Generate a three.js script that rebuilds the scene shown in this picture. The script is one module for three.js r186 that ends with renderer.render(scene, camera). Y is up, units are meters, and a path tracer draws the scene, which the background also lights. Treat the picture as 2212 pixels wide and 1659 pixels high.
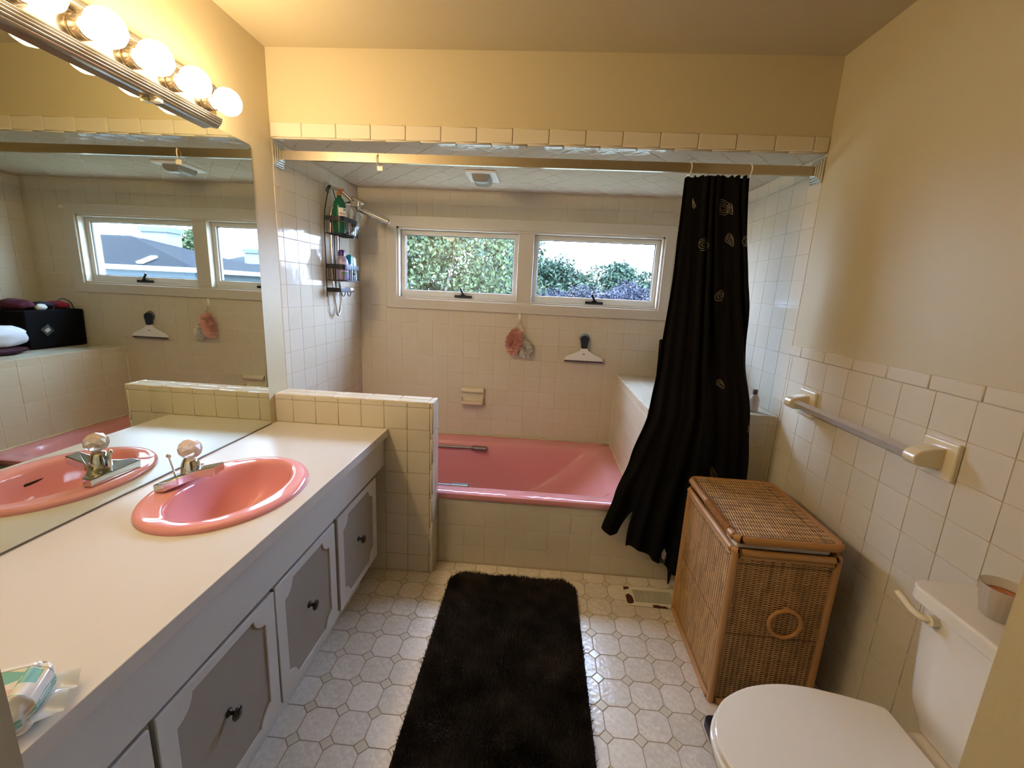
import * as THREE from 'three';
import { RoundedBoxGeometry } from 'three/addons/geometries/RoundedBoxGeometry.js';
import { mergeGeometries, mergeVertices, toCreasedNormals } from 'three/addons/utils/BufferGeometryUtils.js';
import { ImprovedNoise } from 'three/addons/math/ImprovedNoise.js';

// ---------------------------------------------------------------- camera, sky, sun, exposure
const scene = new THREE.Scene();
const camera = new THREE.PerspectiveCamera(83.46, 2212 / 1659, 0.02, 400);
const D2R = Math.PI / 180;
camera.position.set(0, 1.4806, 0);
camera.rotation.order = 'YXZ';
camera.rotation.set(-12.0914 * D2R, 3.2582 * D2R, 2.7142 * D2R);
scene.background = new THREE.Color().setRGB(0.47, 0.65, 1.0);
scene.backgroundIntensity = 18;
const renderer = new THREE.WebGLRenderer({ antialias: true });
renderer.toneMapping = THREE.LinearToneMapping;
renderer.toneMappingExposure = 2.5;
renderer.shadowMap.enabled = true;
const sun = new THREE.DirectionalLight(new THREE.Color().setRGB(1, 0.92, 0.78), 5);
sun.position.set(-16, 40, 34); sun.target.position.set(4, 0, -14);
sun.castShadow = true;
Object.assign(sun.shadow.camera, { left: -40, right: 40, top: 40, bottom: -40, near: 1, far: 140 });
sun.shadow.mapSize.set(2048, 2048);
scene.add(sun, sun.target);
const BULB_CD = 0.132, BULB_COLOR = new THREE.Color().setRGB(1.0, 0.745, 0.44);

// ---------------------------------------------------------------- measures (metres)
const XL = -1.2913, XR = 1.193, YC = 2.4925, YS = 2.1265, ZS = -2.1032, ZB = -3.0668;
const ZH = -1.9959, ZH2 = -2.1095, XH = -0.491, YH = 0.9348, YCN = 0.789, XCN = -0.7187;
const XB = 0.56, YB = 0.9446, ZF = -0.285, YTR = 2.19, YWN = 1.296, YT = 0.415;

// ---------------------------------------------------------------- helpers
let seed = 7;
const rnd = () => { seed |= 0; seed = seed + 0x6D2B79F5 | 0; let t = Math.imul(seed ^ seed >>> 15, 1 | seed); t = t + Math.imul(t ^ t >>> 7, 61 | t) ^ t; return ((t ^ t >>> 14) >>> 0) / 4294967296; };
const rr = (a, b) => a + (b - a) * rnd();
const lerp = (a, b, t) => a + (b - a) * t;
const clamp = (x, a, b) => Math.min(b, Math.max(a, x));
const sstep = (a, b, x) => { const t = clamp((x - a) / (b - a), 0, 1); return t * t * (3 - 2 * t); };
const noise = new ImprovedNoise();
const V = (x, y, z) => new THREE.Vector3(x, y, z);
const taken = {};
function numbered(n) { const k = taken[n] = (taken[n] ?? -1) + 1; return k ? n + '_' + String(k).padStart(3, '0') : n; }
function tag(o, label, category, group, kind) { o.userData.label = label; o.userData.category = category; if (group) o.userData.group = group; if (kind) o.userData.kind = kind; return o; }
function thing(name, label, category, pos = [0, 0, 0], turn = 0, group, kind) {
  const g = new THREE.Group(); g.name = numbered(name); g.position.set(...pos); g.rotation.y = turn; scene.add(g);
  return tag(g, label, category, group, kind);
}
function part(name, geo, mat, parent, label) { const m = new THREE.Mesh(geo, mat); m.name = name; parent.add(m); if (label) m.userData.label = label; return m; }
function single(name, geo, mat, label, category, group, kind) { const m = new THREE.Mesh(geo, mat); m.name = numbered(name); scene.add(m); return tag(m, label, category, group, kind); }
function clean(g) {
  let q = g.index ? g.toNonIndexed() : g.clone();
  for (const k of Object.keys(q.attributes)) if (!['position', 'normal', 'uv'].includes(k)) q.deleteAttribute(k);
  if (!q.attributes.uv) q.setAttribute('uv', new THREE.BufferAttribute(new Float32Array(q.attributes.position.count * 2), 2));
  if (!q.attributes.normal) q.computeVertexNormals();
  q.groups = []; return q;
}
const join = (...gs) => mergeGeometries(gs.flat().map(clean));
function metric(g, s = 1) {   // uv in metres, by the way each face points
  const q = clean(g), p = q.attributes.position, n = q.attributes.normal, uv = q.attributes.uv;
  for (let i = 0; i < p.count; i++) {
    const ax = Math.abs(n.getX(i)), ay = Math.abs(n.getY(i)), az = Math.abs(n.getZ(i));
    const x = p.getX(i), y = p.getY(i), z = p.getZ(i);
    if (ay >= ax && ay >= az) uv.setXY(i, x * s, z * s); else if (ax >= az) uv.setXY(i, z * s, y * s); else uv.setXY(i, x * s, y * s);
  }
  return q;
}
function box(x0, x1, y0, y1, z0, z1) { const g = new THREE.BoxGeometry(Math.abs(x1 - x0), Math.abs(y1 - y0), Math.abs(z1 - z0)); g.translate((x0 + x1) / 2, (y0 + y1) / 2, (z0 + z1) / 2); return g; }
function rbox(x0, x1, y0, y1, z0, z1, r = 0.004, s = 3) { const g = new RoundedBoxGeometry(Math.abs(x1 - x0), Math.abs(y1 - y0), Math.abs(z1 - z0), s, r); g.translate((x0 + x1) / 2, (y0 + y1) / 2, (z0 + z1) / 2); return g; }
function tube(pts, r, seg = 40, rad = 10, closed = false) { return new THREE.TubeGeometry(new THREE.CatmullRomCurve3(pts.map((p) => p.isVector3 ? p : V(...p)), closed), seg, r, rad, closed); }
function rod(a, b, r, rad = 14, r2 = r) { const A = V(...a), B = V(...b), d = B.clone().sub(A); const g = new THREE.CylinderGeometry(r2, r, d.length(), rad); g.applyQuaternion(new THREE.Quaternion().setFromUnitVectors(V(0, 1, 0), d.clone().normalize())); const c = A.add(B).multiplyScalar(0.5); g.translate(c.x, c.y, c.z); return g; }
function lathe(pts, seg = 32) { return new THREE.LatheGeometry(pts.map(([x, y]) => new THREE.Vector2(x, y)), seg); }
function grid(nu, nv, f, closeU = false) {   // f(u, v) -> [x, y, z]
  const pos = [], uv = [], idx = [];
  for (let j = 0; j <= nv; j++) for (let i = 0; i <= nu; i++) { pos.push(...f(i / nu, j / nv)); uv.push(i / nu, j / nv); }
  for (let j = 0; j < nv; j++) for (let i = 0; i < nu; i++) { const a = j * (nu + 1) + i, b = a + 1, c = a + nu + 1, d = c + 1; idx.push(a, b, d, a, d, c); }
  const g = new THREE.BufferGeometry();
  g.setAttribute('position', new THREE.Float32BufferAttribute(pos, 3)); g.setAttribute('uv', new THREE.Float32BufferAttribute(uv, 2)); g.setIndex(idx); g.computeVertexNormals();
  if (closeU) { const n = g.attributes.normal; for (let j = 0; j <= nv; j++) { const a = j * (nu + 1), b = a + nu; const v = V(n.getX(a) + n.getX(b), n.getY(a) + n.getY(b), n.getZ(a) + n.getZ(b)).normalize(); n.setXYZ(a, v.x, v.y, v.z); n.setXYZ(b, v.x, v.y, v.z); } }
  return g;
}
function extrude(shape, depth, bevel = 0, seg = 2, curve = 16) { return new THREE.ExtrudeGeometry(shape, { depth, bevelEnabled: bevel > 0, bevelSize: bevel, bevelThickness: bevel, bevelSegments: seg, curveSegments: curve }); }
function rrect(x0, x1, y0, y1, r) { const s = new THREE.Shape(); s.moveTo(x0 + r, y0); s.lineTo(x1 - r, y0); s.absarc(x1 - r, y0 + r, r, -Math.PI / 2, 0); s.lineTo(x1, y1 - r); s.absarc(x1 - r, y1 - r, r, 0, Math.PI / 2); s.lineTo(x0 + r, y1); s.absarc(x0 + r, y1 - r, r, Math.PI / 2, Math.PI); s.lineTo(x0, y0 + r); s.absarc(x0 + r, y0 + r, r, Math.PI, Math.PI * 1.5); return s; }
// three axes as a matrix: local x, y, z run along u, v, n
function frame(o, u, v, n) { return new THREE.Matrix4().makeBasis(u, v, n).setPosition(o); }

// ---------------------------------------------------------------- textures
function noiseTex(size, f, srgb = false) {
  const d = new Uint8Array(size * size * 4);
  for (let j = 0; j < size; j++) for (let i = 0; i < size; i++) { const c = f(i / size, j / size); const k = (j * size + i) * 4; for (let q = 0; q < 3; q++) d[k + q] = clamp(Math.round((Array.isArray(c) ? c[q] : c) * 255), 0, 255); d[k + 3] = 255; }
  const t = new THREE.DataTexture(d, size, size); t.wrapS = t.wrapT = THREE.RepeatWrapping; t.magFilter = THREE.LinearFilter; t.minFilter = THREE.LinearMipmapLinearFilter; t.generateMipmaps = true; if (srgb) t.colorSpace = THREE.SRGBColorSpace; t.needsUpdate = true; return t;
}
const tn = (u, v, f, z) => {   // noise that tiles
  const a = noise.noise(u * f, v * f, z), b = noise.noise(u * f - f, v * f, z), c = noise.noise(u * f, v * f - f, z), d = noise.noise(u * f - f, v * f - f, z);
  return lerp(lerp(a, b, u), lerp(c, d, u), v);
};
const peelTex = noiseTex(256, (u, v) => 0.5 + 0.35 * tn(u, v, 40, 1) + 0.2 * tn(u, v, 80, 4));
peelTex.repeat.set(4, 4);
const glazeTex = noiseTex(256, (u, v) => 0.5 + 0.5 * tn(u, v, 6, 2) + 0.16 * tn(u, v, 22, 9));
glazeTex.repeat.set(3.1, 3.1);
const octBump = noiseTex(256, (u, v) => 0.5 + 0.42 * tn(u, v, 14, 5) + 0.3 * tn(u, v, 34, 8));
octBump.repeat.set(2.2, 2.2);
const octTex = noiseTex(512, (u, v) => { const n = 0.5 * tn(u, v, 36, 3) + 0.4 * tn(u, v, 70, 6) + 0.25 * tn(u, v, 9, 1); const t = sstep(-0.25, 0.4, n); return [lerp(0.885, 0.955, t), lerp(0.86, 0.94, t), lerp(0.83, 0.915, t)]; }, true);
octTex.repeat.set(1.7, 1.7);
const woodTex = noiseTex(256, (u, v) => { const n = tn(u, v, 3, 2) * 0.5 + 0.5; const k = 0.5 + 0.5 * Math.sin((u * 26 + n * 5) * Math.PI * 2); return [0.30 + 0.10 * k, 0.18 + 0.06 * k, 0.10 + 0.04 * k]; }, true);
const clothTex = noiseTex(256, (u, v) => 0.5 + 0.25 * Math.sin(u * Math.PI * 2 * 64) * Math.sin(v * Math.PI * 2 * 64) + 0.15 * tn(u, v, 30, 3));

// ---------------------------------------------------------------- materials
const std = (color, rough = 0.6, metal = 0, extra = {}) => new THREE.MeshPhysicalMaterial({ color, roughness: rough, metalness: metal, ...extra });
const M = {
  paint: std('#c6b895', 0.55, 0, { bumpMap: peelTex, bumpScale: 0.0004 }),
  trimw: std('#cfc8ba', 0.42, 0),
  grout: std('#ebe2ce', 0.8),
  tile: ['#d3c9b4', '#d4cab6', '#d2c8b2'].map((c) => std(c, 0.07, 0, { bumpMap: glazeTex, bumpScale: 0.0006, specularIntensity: 0.27 })),
  oct: [0, 1, 2].map((k) => { const t = octTex.clone(); t.offset.set(k * 0.31, k * 0.47); t.needsUpdate = true; return std(['#f4efe6', '#f8f3ea', '#efeae0'][k], 0.2, 0, { map: t, bumpMap: octBump, bumpScale: 0.0016 }); }),
  dot: ['#d6cdb8', '#d1c7b1'].map((c) => std(c, 0.14, 0)),
  floorGrout: std('#a8967c', 0.9),
  mirror: std('#d9dfd3', 0.012, 1),
  chrome: std('#d6d6d4', 0.11, 1),
  brushed: std('#b5ada0', 0.24, 1),
  nickel: std('#8f8e8c', 0.3, 1),
  pink: std('#dc9698', 0.1, 0, { specularIntensity: 0.8 }),
  counter: std('#c9c2b8', 0.38, 0, { bumpMap: peelTex, bumpScale: 0.00015 }),
  cabWhite: std('#cac7c1', 0.45),
  cabPanel: std('#9a9287', 0.5),
  dark: std('#17151a', 0.6),
  knob: std('#3a3838', 0.35, 0.7),
  toilet: std('#e9e1d2', 0.12, 0, { clearcoat: 0.4, clearcoatRoughness: 0.05 }),
  bone: std('#e4d7b8', 0.2),
  ceramic: std('#e2d6b8', 0.12, 0),
  black: std('#0d0b0d', 0.8),
  wire: std('#16171b', 0.4, 0.3),
  white: std('#e8e6e0', 0.45),
  glass: std('#ffffff', 0.0, 0, { transmission: 1, thickness: 0, ior: 1.5 }),
  brownWood: std('#5a3a24', 0.5, 0, { map: woodTex }),
};
// ---------------------------------------------------------------- tiles
const geoCache = {};
// a slab with a rounded edge from a convex outline (counter-clockwise), lying in local xy, facing +z
function polyTile(pts, t = 0.005, b = 0.0022) {
  const n = pts.length, out = [], ins = [];
  for (let i = 0; i < n; i++) {
    const [x0, y0] = pts[(i + n - 1) % n], [x1, y1] = pts[i], [x2, y2] = pts[(i + 1) % n];
    const d1 = [x1 - x0, y1 - y0], d2 = [x2 - x1, y2 - y1], l1 = Math.hypot(...d1) || 1e-9, l2 = Math.hypot(...d2) || 1e-9;
    const n1 = [d1[1] / l1, -d1[0] / l1], n2 = [d2[1] / l2, -d2[0] / l2];
    const k = 1 + n1[0] * n2[0] + n1[1] * n2[1], m = [(n1[0] + n2[0]) / Math.max(k, 0.25), (n1[1] + n2[1]) / Math.max(k, 0.25)];
    out.push(m); ins.push([x1 - m[0] * b, y1 - m[1] * b]);
  }
  const pos = [], nor = [], uv = [], idx = [];
  const put = (x, y, z, nx, ny, nz) => { pos.push(x, y, z); const l = Math.hypot(nx, ny, nz); nor.push(nx / l, ny / l, nz / l); uv.push(x, y); return pos.length / 3 - 1; };
  const A = [], B = [], C = [];
  for (let i = 0; i < n; i++) { const [mx, my] = out[i]; A.push(put(pts[i][0], pts[i][1], 0, mx, my, 0)); B.push(put(pts[i][0], pts[i][1], t - b * 0.7, mx, my, 0.55)); C.push(put(ins[i][0], ins[i][1], t, mx * 0.12, my * 0.12, 1)); }
  const D = []; for (let i = 0; i < n; i++) D.push(put(ins[i][0], ins[i][1], t, 0, 0, 1));
  for (let i = 0; i < n; i++) { const j = (i + 1) % n; idx.push(A[i], A[j], B[j], A[i], B[j], B[i], B[i], B[j], C[j], B[i], C[j], C[i]); }
  for (let i = 1; i < n - 1; i++) idx.push(D[0], D[i], D[i + 1]);
  const g = new THREE.BufferGeometry(); g.setAttribute('position', new THREE.Float32BufferAttribute(pos, 3)); g.setAttribute('normal', new THREE.Float32BufferAttribute(nor, 3)); g.setAttribute('uv', new THREE.Float32BufferAttribute(uv, 2)); g.setIndex(idx); return g;
}
function rectTile(w, h, t, b) { const k = [w, h, t, b].map((v) => v.toFixed(4)).join(); return geoCache[k] ??= polyTile([[-w / 2, -h / 2], [w / 2, -h / 2], [w / 2, h / 2], [-w / 2, h / 2]], t, b); }
function clipTo(poly, x0, x1, y0, y1) {
  for (const [ax, s, lim] of [[0, 1, x0], [0, -1, -x1], [1, 1, y0], [1, -1, -y1]]) {
    const o = [];
    for (let i = 0; i < poly.length; i++) { const p = poly[i], q = poly[(i + 1) % poly.length], dp = p[ax] * s - lim, dq = q[ax] * s - lim; if (dp >= 0) o.push(p); if ((dp >= 0) !== (dq >= 0)) { const t = dp / (dp - dq); o.push([lerp(p[0], q[0], t), lerp(p[1], q[1], t)]); } }
    poly = o; if (poly.length < 3) return null;
  }
  return poly;
}
// tiles between the lines us and vs on a plane; adjust(cell) may shrink or drop a cell
function tilePanel(parent, o, u, v, n, us, vs, mats, { gap = 0.0021, t = 0.0020, b = 0.0012, tilt = 0.0018, adjust, name = 'tile' } = {}) {
  for (let j = 0; j + 1 < vs.length; j++) for (let i = 0; i + 1 < us.length; i++) {
    let c = { u0: us[i], u1: us[i + 1], v0: vs[j], v1: vs[j + 1] };
    if (adjust) c = adjust(c); if (!c) continue;
    const w = c.u1 - c.u0 - gap, h = c.v1 - c.v0 - gap; if (w < 0.006 || h < 0.006) continue;
    const m = part(name, rectTile(Math.round(w * 1000) / 1000, Math.round(h * 1000) / 1000, t, b), mats[Math.floor(rnd() * mats.length)], parent);
    const at = o.clone().addScaledVector(u, (c.u0 + c.u1) / 2).addScaledVector(v, (c.v0 + c.v1) / 2);
    m.matrix.copy(frame(at, u, v, n)); m.matrix.decompose(m.position, m.quaternion, m.scale);
    m.quaternion.multiply(new THREE.Quaternion().setFromEuler(new THREE.Euler(rr(-tilt, tilt), rr(-tilt, tilt), 0)));
  }
}
const steps = (a, b, at, pitch) => {   // a, every line at + k * pitch between, b
  const r = [a]; let k = Math.ceil((a - at) / pitch + 0.04); for (; at + k * pitch < b - 0.04 * pitch; k++) r.push(at + k * pitch); r.push(b); return r;
};
const X = V(1, 0, 0), Y = V(0, 1, 0), Z = V(0, 0, 1), nX = V(-1, 0, 0), nY = V(0, -1, 0), nZ = V(0, 0, -1), O = V(0, 0, 0);
const ROW0 = 1.232, ROWP = 0.1147;

// ---------------------------------------------------------------- setting
const TH = 0.16;
function struct(name, geo, mat, label, category) { return single(name, metric(geo), mat, label, category, null, 'structure'); }
// floor
const RX0 = 0.552, RX1 = 0.752, RZ0 = -1.995, RZ1 = -1.897;   // opening of the floor vent
const floor = struct('floor', join(box(XL - TH, RX0, -0.2, 0, ZB - TH, 1.6), box(RX1, XR + TH, -0.2, 0, ZB - TH, 1.6), box(RX0, RX1, -0.2, 0, ZB - TH, RZ0), box(RX0, RX1, -0.2, 0, RZ1, 1.6), box(RX0 - 0.01, RX1 + 0.01, -0.22, -0.2, RZ0 - 0.01, RZ1 + 0.01)), M.floorGrout, 'white octagon and dot tile floor of the bathroom', 'floor');
{
  const P = 0.1163, x0 = 0.313, z0 = -1.5645, e = 0.0255, g = 0.0013, X0 = -0.83, X1 = XR - 0.002, Z0 = ZH2 + 0.006, Z1 = ZF;
  const lay = (poly, mats, name) => { for (const [a, b, c, d] of [[X0, RX0, -Z1, -Z0], [RX1, X1, -Z1, -Z0], [RX0, RX1, -Z1, -RZ1], [RX0, RX1, -RZ0, -Z0]]) layIn(poly, mats, name, a, b, c, d); };
  const layIn = (poly, mats, name, ...lim) => {
    const c = clipTo(poly, ...lim); if (!c) return;
    let cx = 0, cy = 0; for (const [x, y] of c) { cx += x / c.length; cy += y / c.length; }
    let area = 0; for (let i = 0; i < c.length; i++) { const [a, b] = c[i], [d, f] = c[(i + 1) % c.length]; area += a * f - b * d; } if (area < 0.0004) return;
    const loc = c.map(([x, y]) => [x - cx, y - cy]), key = name + loc.flat().map((q) => q.toFixed(3)).join();
    const m = part(name, geoCache[key] ??= polyTile(loc, 0.0016, 0.0014), mats[Math.floor(rnd() * mats.length)], floor);
    m.rotation.set(-Math.PI / 2 + rr(-0.002, 0.002), rr(-0.002, 0.002), 0); m.position.set(cx, 0.0003, -cy);
  };
  for (let j = -6; j < 14; j++) for (let i = -11; i < 9; i++) {
    const cx = x0 + i * P, cy = -(z0 + j * P), h = P / 2, q = e;
    // octagon between four dots
    const ox = cx + h, oy = cy - h, H = h - g, k = h - q - g * 0.4;
    lay([[-k, -H], [k, -H], [H, -k], [H, k], [k, H], [-k, H], [-H, k], [-H, -k]].map(([a, b]) => [ox + a, oy + b]), M.oct, 'octagon_tile');
    const r = q - g * 1.4; lay([[cx, cy - r], [cx + r, cy], [cx, cy + r], [cx - r, cy]], M.dot, 'dot_tile');
  }
}
struct('ceiling', box(XL - TH, XR + TH, YC, YC + 0.2, ZS, 1.6), M.paint, 'flat cream painted ceiling of the bathroom', 'ceiling');
// left wall and its alcove tiles
const wallL = struct('wall_left', box(XL - TH, XL, 0, YC + 0.2, ZB - TH, 1.6), M.paint, 'cream painted wall behind the mirror with tiled shower end', 'wall');
const rowsUp = (a, b) => steps(a, b, ROW0, ROWP);
{
  const us = [ZB + 0.004, ...[-2.918, -2.791, -2.664, -2.538, -2.409, -2.283, -2.158], ZS - 0.004];
  tilePanel(wallL, V(XL, 0, 0), nZ, Y, X, us.map((z) => -z).reverse(), rowsUp(0.42, YS - 0.004), M.tile, {});
}
// right wall: painted above, tiled wainscot and shower end
const wallR = struct('wall_right', box(XR, XR + TH, 0, YC + 0.2, ZB - TH, 1.6), M.paint, 'cream painted wall above a tiled wainscot beside the toilet', 'wall');
{
  const cols = steps(ZB + 0.004, ZS, -2.082 - 0.125 * 20 + 0.0, 0.125); cols[cols.length - 1] = ZS;
  const rowsR = steps(YB, YS - 0.004, 1.249, ROWP);
  tilePanel(wallR, V(XR, 0, 0), Z, Y, nX, cols, rowsR, M.tile, {});
  const wc = steps(ZS, ZF, -2.082, 0.125), wr = steps(0.004, 1.249, 1.249 - ROWP * 20, ROWP);
  tilePanel(wallR, V(XR, 0, 0), Z, Y, nX, wc, wr, M.tile, {});
  tilePanel(wallR, V(XR, 0, 0), Z, Y, nX, steps(ZS, ZF, -2.02, 0.165), [1.249, YWN], M.tile, { t: 0.006, b: 0.004, name: 'bullnose_tile' });
}
// back wall with the window opening
const WX0 = -1.022, WX1 = 0.805, WY0 = 1.397, WY1 = 1.886, CX0 = -1.0871, CX1 = 0.8665, CY0 = 1.336, CY1 = 1.9514;
const wallB = struct('wall_back', join(box(XL - TH, WX0, 0, YC + 0.2, ZB - TH, ZB), box(WX1, XR + TH, 0, YC + 0.2, ZB - TH, ZB), box(WX0, WX1, 0, WY0, ZB - TH, ZB), box(WX0, WX1, WY1, YC + 0.2, ZB - TH, ZB)), M.grout, 'tiled shower wall around the wide window', 'wall');
tilePanel(wallB, V(0, 0, ZB), X, Y, Z, steps(XL + 0.004, XR - 0.004, 0.027, 0.1128), rowsUp(YT - 0.01, YS - 0.004), M.tile, {
  adjust(c) {
    if (c.u0 > XB && c.v1 < YB) return null; if (c.u1 > XB && c.u0 < XB && c.v1 < YB) c.u1 = XB;
    const a0 = CX0 + 0.012, a1 = CX1 - 0.012, b0 = CY0 + 0.012, b1 = CY1 - 0.012;
    if (c.u1 <= a0 || c.u0 >= a1 || c.v1 <= b0 || c.v0 >= b1) return c;
    const cuts = [[c.u1 - a0, () => c.u1 = a0], [a1 - c.u0, () => c.u0 = a1], [c.v1 - b0, () => c.v1 = b0], [b1 - c.v0, () => c.v0 = b1]].sort((p, q) => p[0] - q[0]);
    cuts[0][1](); return c.u1 - c.u0 > 0.008 && c.v1 - c.v0 > 0.008 ? c : null;
  } });
// soffit over the shower: front face, row of trim tiles, tiled underside
const soff = struct('wall_soffit', box(XL, XR, YS, YC + 0.2, ZB, ZS), M.paint, 'cream painted soffit above the shower opening', 'wall');
tilePanel(soff, V(0, 0, ZS), X, Y, Z, steps(XL + 0.003, XR - 0.003, -0.006, 0.162), [YS, YTR], M.tile, { t: 0.006, b: 0.004, name: 'bullnose_tile' });
{
  tilePanel(soff, V(0, YS, 0), X, Z, nY, steps(XL + 0.003, XR - 0.003, 0.06, 0.162), [ZS - 0.034, ZS + 0.002], M.tile, { t: 0.006, b: 0.004, name: 'bullnose_tile' });
  const hx = 0.0803, hz = 0.092, gx = 0.0016;
  for (let j = -2; j < 12; j++) for (let i = -12; i < 12; i++) {
    const odd = j & 1, cx = -0.449 + hx + i * 2 * hx + (odd ? hx : 0), cz = -2.231 + hz - hz - (j) * hz + 0;
    const q = clipTo([[cx, cz - hz + gx], [cx + hx - gx, cz], [cx, cz + hz - gx], [cx - hx + gx, cz]], XL + 0.006, XR - 0.006, ZB + 0.006, ZS - 0.036);
    if (!q) continue;
    let mx = 0, mz = 0; for (const [a, b] of q) { mx += a / q.length; mz += b / q.length; }
    const m = part('ceiling_tile', polyTile(q.map(([a, b]) => [a - mx, b - mz]), 0.0022, 0.0013), M.tile[Math.floor(rnd() * 3)], soff);
    m.rotation.set(Math.PI / 2 + rr(-0.003, 0.003), rr(-0.003, 0.003), 0); m.position.set(mx, YS, mz);
  }
}
// half wall between vanity and tub
const half = struct('wall_half', box(XL, XH - 0.006, 0, YH - 0.006, ZH2 + 0.006, ZH - 0.006), M.grout, 'tiled half wall between the vanity and the tub', 'wall');
{
  const rows = steps(0.004, 0.906, 0.906 - ROWP * 20, ROWP); rows.push(YH - 0.004);
  const cols = steps(XL + 0.003, XH - 0.018, -0.506 - 0.1155 * 20, 0.1155); cols[cols.length - 1] = -0.508;
  tilePanel(half, V(0, 0, ZH - 0.006), X, Y, Z, cols, rows, M.tile, { t: 0.006, b: 0.0013 });
  tilePanel(half, V(0, 0, ZH - 0.006), X, Y, Z, [-0.508, XH - 0.001], steps(0.004, YH - 0.002, 0.906 - 0.16 * 8, 0.16), M.tile, { t: 0.006, b: 0.005, name: 'bullnose_tile' });
  tilePanel(half, V(0, YH - 0.006, 0), X, Z, Y, steps(XL + 0.003, XH, -0.52, 0.155), [ZH2, (ZH + ZH2) / 2 - 0.004, ZH], M.tile, { t: 0.006, b: 0.005, name: 'bullnose_tile' });
  tilePanel(half, V(XH - 0.006, 0, 0), nZ, Y, X, [-ZH, -(ZH + ZH2) / 2, -ZH2], steps(0.004, YH - 0.006, YH - 0.16 * 8, 0.16), M.tile, { t: 0.006, b: 0.005, name: 'bullnose_tile' });
  tilePanel(half, V(0, 0, ZH2 + 0.006), nX, Y, nZ, steps(-XH, -XL - 0.003, 0.6, 0.1155), rows.filter((y) => y > 0.4), M.tile, { t: 0.006, b: 0.0013 });
}
// tub apron
const apron = struct('wall_apron', box(XH - 0.03, XR - 0.001, 0, 0.384, ZH2 - 0.05, ZH2 - 0.004), M.grout, 'low tiled front under the pink tub rim', 'wall');
tilePanel(apron, V(0, 0, ZH2 - 0.004), X, Y, Z, steps(XH + 0.002, XR - 0.008, -0.345, 0.115), [0.004, 0.108, 0.2235, 0.338, 0.383], M.tile, { adjust: (c) => c.v1 > 0.34 && c.u1 > XB ? (c.u0 > XB - 0.02 ? c : c) : c });
// tiled bench at the end of the tub
const bench = struct('wall_bench', join(box(XB + 0.005, XR - 0.001, 0.384, YB - 0.005, ZB + 0.001, ZH2 - 0.004)), M.grout, 'tall tiled ledge at the end of the tub', 'ledge');
{
  tilePanel(bench, V(0, 0, ZH2 - 0.004), X, Y, Z, steps(XB + 0.004, XR - 0.008, -0.345, 0.115), [0.384, 0.436, 0.551, 0.666, 0.781, 0.897, YB], M.tile, {});
  tilePanel(bench, V(XB + 0.005, 0, 0), Z, Y, nX, steps(ZB + 0.006, ZH2, -2.11 - 0.126 * 20, 0.126), [0.42, 0.551, 0.666, 0.781, 0.897, YB], M.tile, {});
  tilePanel(bench, V(0, YB - 0.005, 0), X, nZ, Y, steps(XB, XR - 0.008, -0.345, 0.115), steps(-ZH2, -ZB - 0.006, 2.16, 0.126), M.tile, {});
}
// wall with the doorway that the camera stands in, and a closed hall behind it
const DX0 = -0.468, DX1 = 0.354;
struct('wall_front', join(box(XL, DX0 - 0.02, 0, YC, -0.16, ZF), box(DX1 + 0.02, XR, 0, YC, -0.16, ZF), box(DX0 - 0.02, DX1 + 0.02, 2.06, YC, -0.16, ZF)), M.paint, 'cream painted wall with the doorway', 'wall');
struct('trim_1', join(box(DX0 - 0.02, DX0, 0, 2.06, -0.16, ZF - 0.001), box(DX0 - 0.075, DX0 - 0.001, 0, 2.1, ZF - 0.012, ZF)), M.paint, 'painted door casing cutting into the lower left corner', 'door frame');
struct('trim_2', join(box(DX1, DX1 + 0.02, 0, 2.06, -0.256, ZF - 0.001), box(DX1 + 0.001, DX1 + 0.075, 0, 2.1, ZF - 0.012, ZF)), M.paint, 'cream door casing in the lower right corner', 'door frame');
struct('trim_3', box(DX1 + 0.003, DX1 + 0.02, 0, 2.06, -0.16, -0.256), M.brownWood, 'dark brown wooden door stop at the right edge', 'door frame');
struct('wall_hall', box(XL, XR, 0, YC, 1.44, 1.6), M.paint, 'cream wall of the hall behind the doorway', 'wall');
// ---------------------------------------------------------------- window: casing, two hinged sashes
struct('trim_4', (() => {
  const s = new THREE.Shape(); s.moveTo(CX0, CY0); s.lineTo(CX1, CY0); s.lineTo(CX1, CY1); s.lineTo(CX0, CY1); s.lineTo(CX0, CY0);
  const h = new THREE.Path(); h.moveTo(WX0, WY0); h.lineTo(WX0, WY1); h.lineTo(WX1, WY1); h.lineTo(WX1, WY0); h.lineTo(WX0, WY0); s.holes.push(h);
  const g = extrude(s, 0.014, 0.003); g.translate(0, 0, ZB + 0.001);
  const t = 0.016, zb = ZB - 0.13, zf = ZB + 0.006;
  return join(g, box(WX0, WX0 + t, WY0, WY1, zb, zf), box(WX1 - t, WX1, WY0, WY1, zb, zf), box(WX0, WX1, WY1 - t, WY1, zb, zf), box(WX0, WX1, WY0, WY0 + t, zb, zf), rbox(-0.176, -0.069, WY0 + t, WY1 - t, zb, ZB + 0.004, 0.004));
})(), M.trimw, 'off-white painted casing and post framing the two shower windows', 'window frame');
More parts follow.
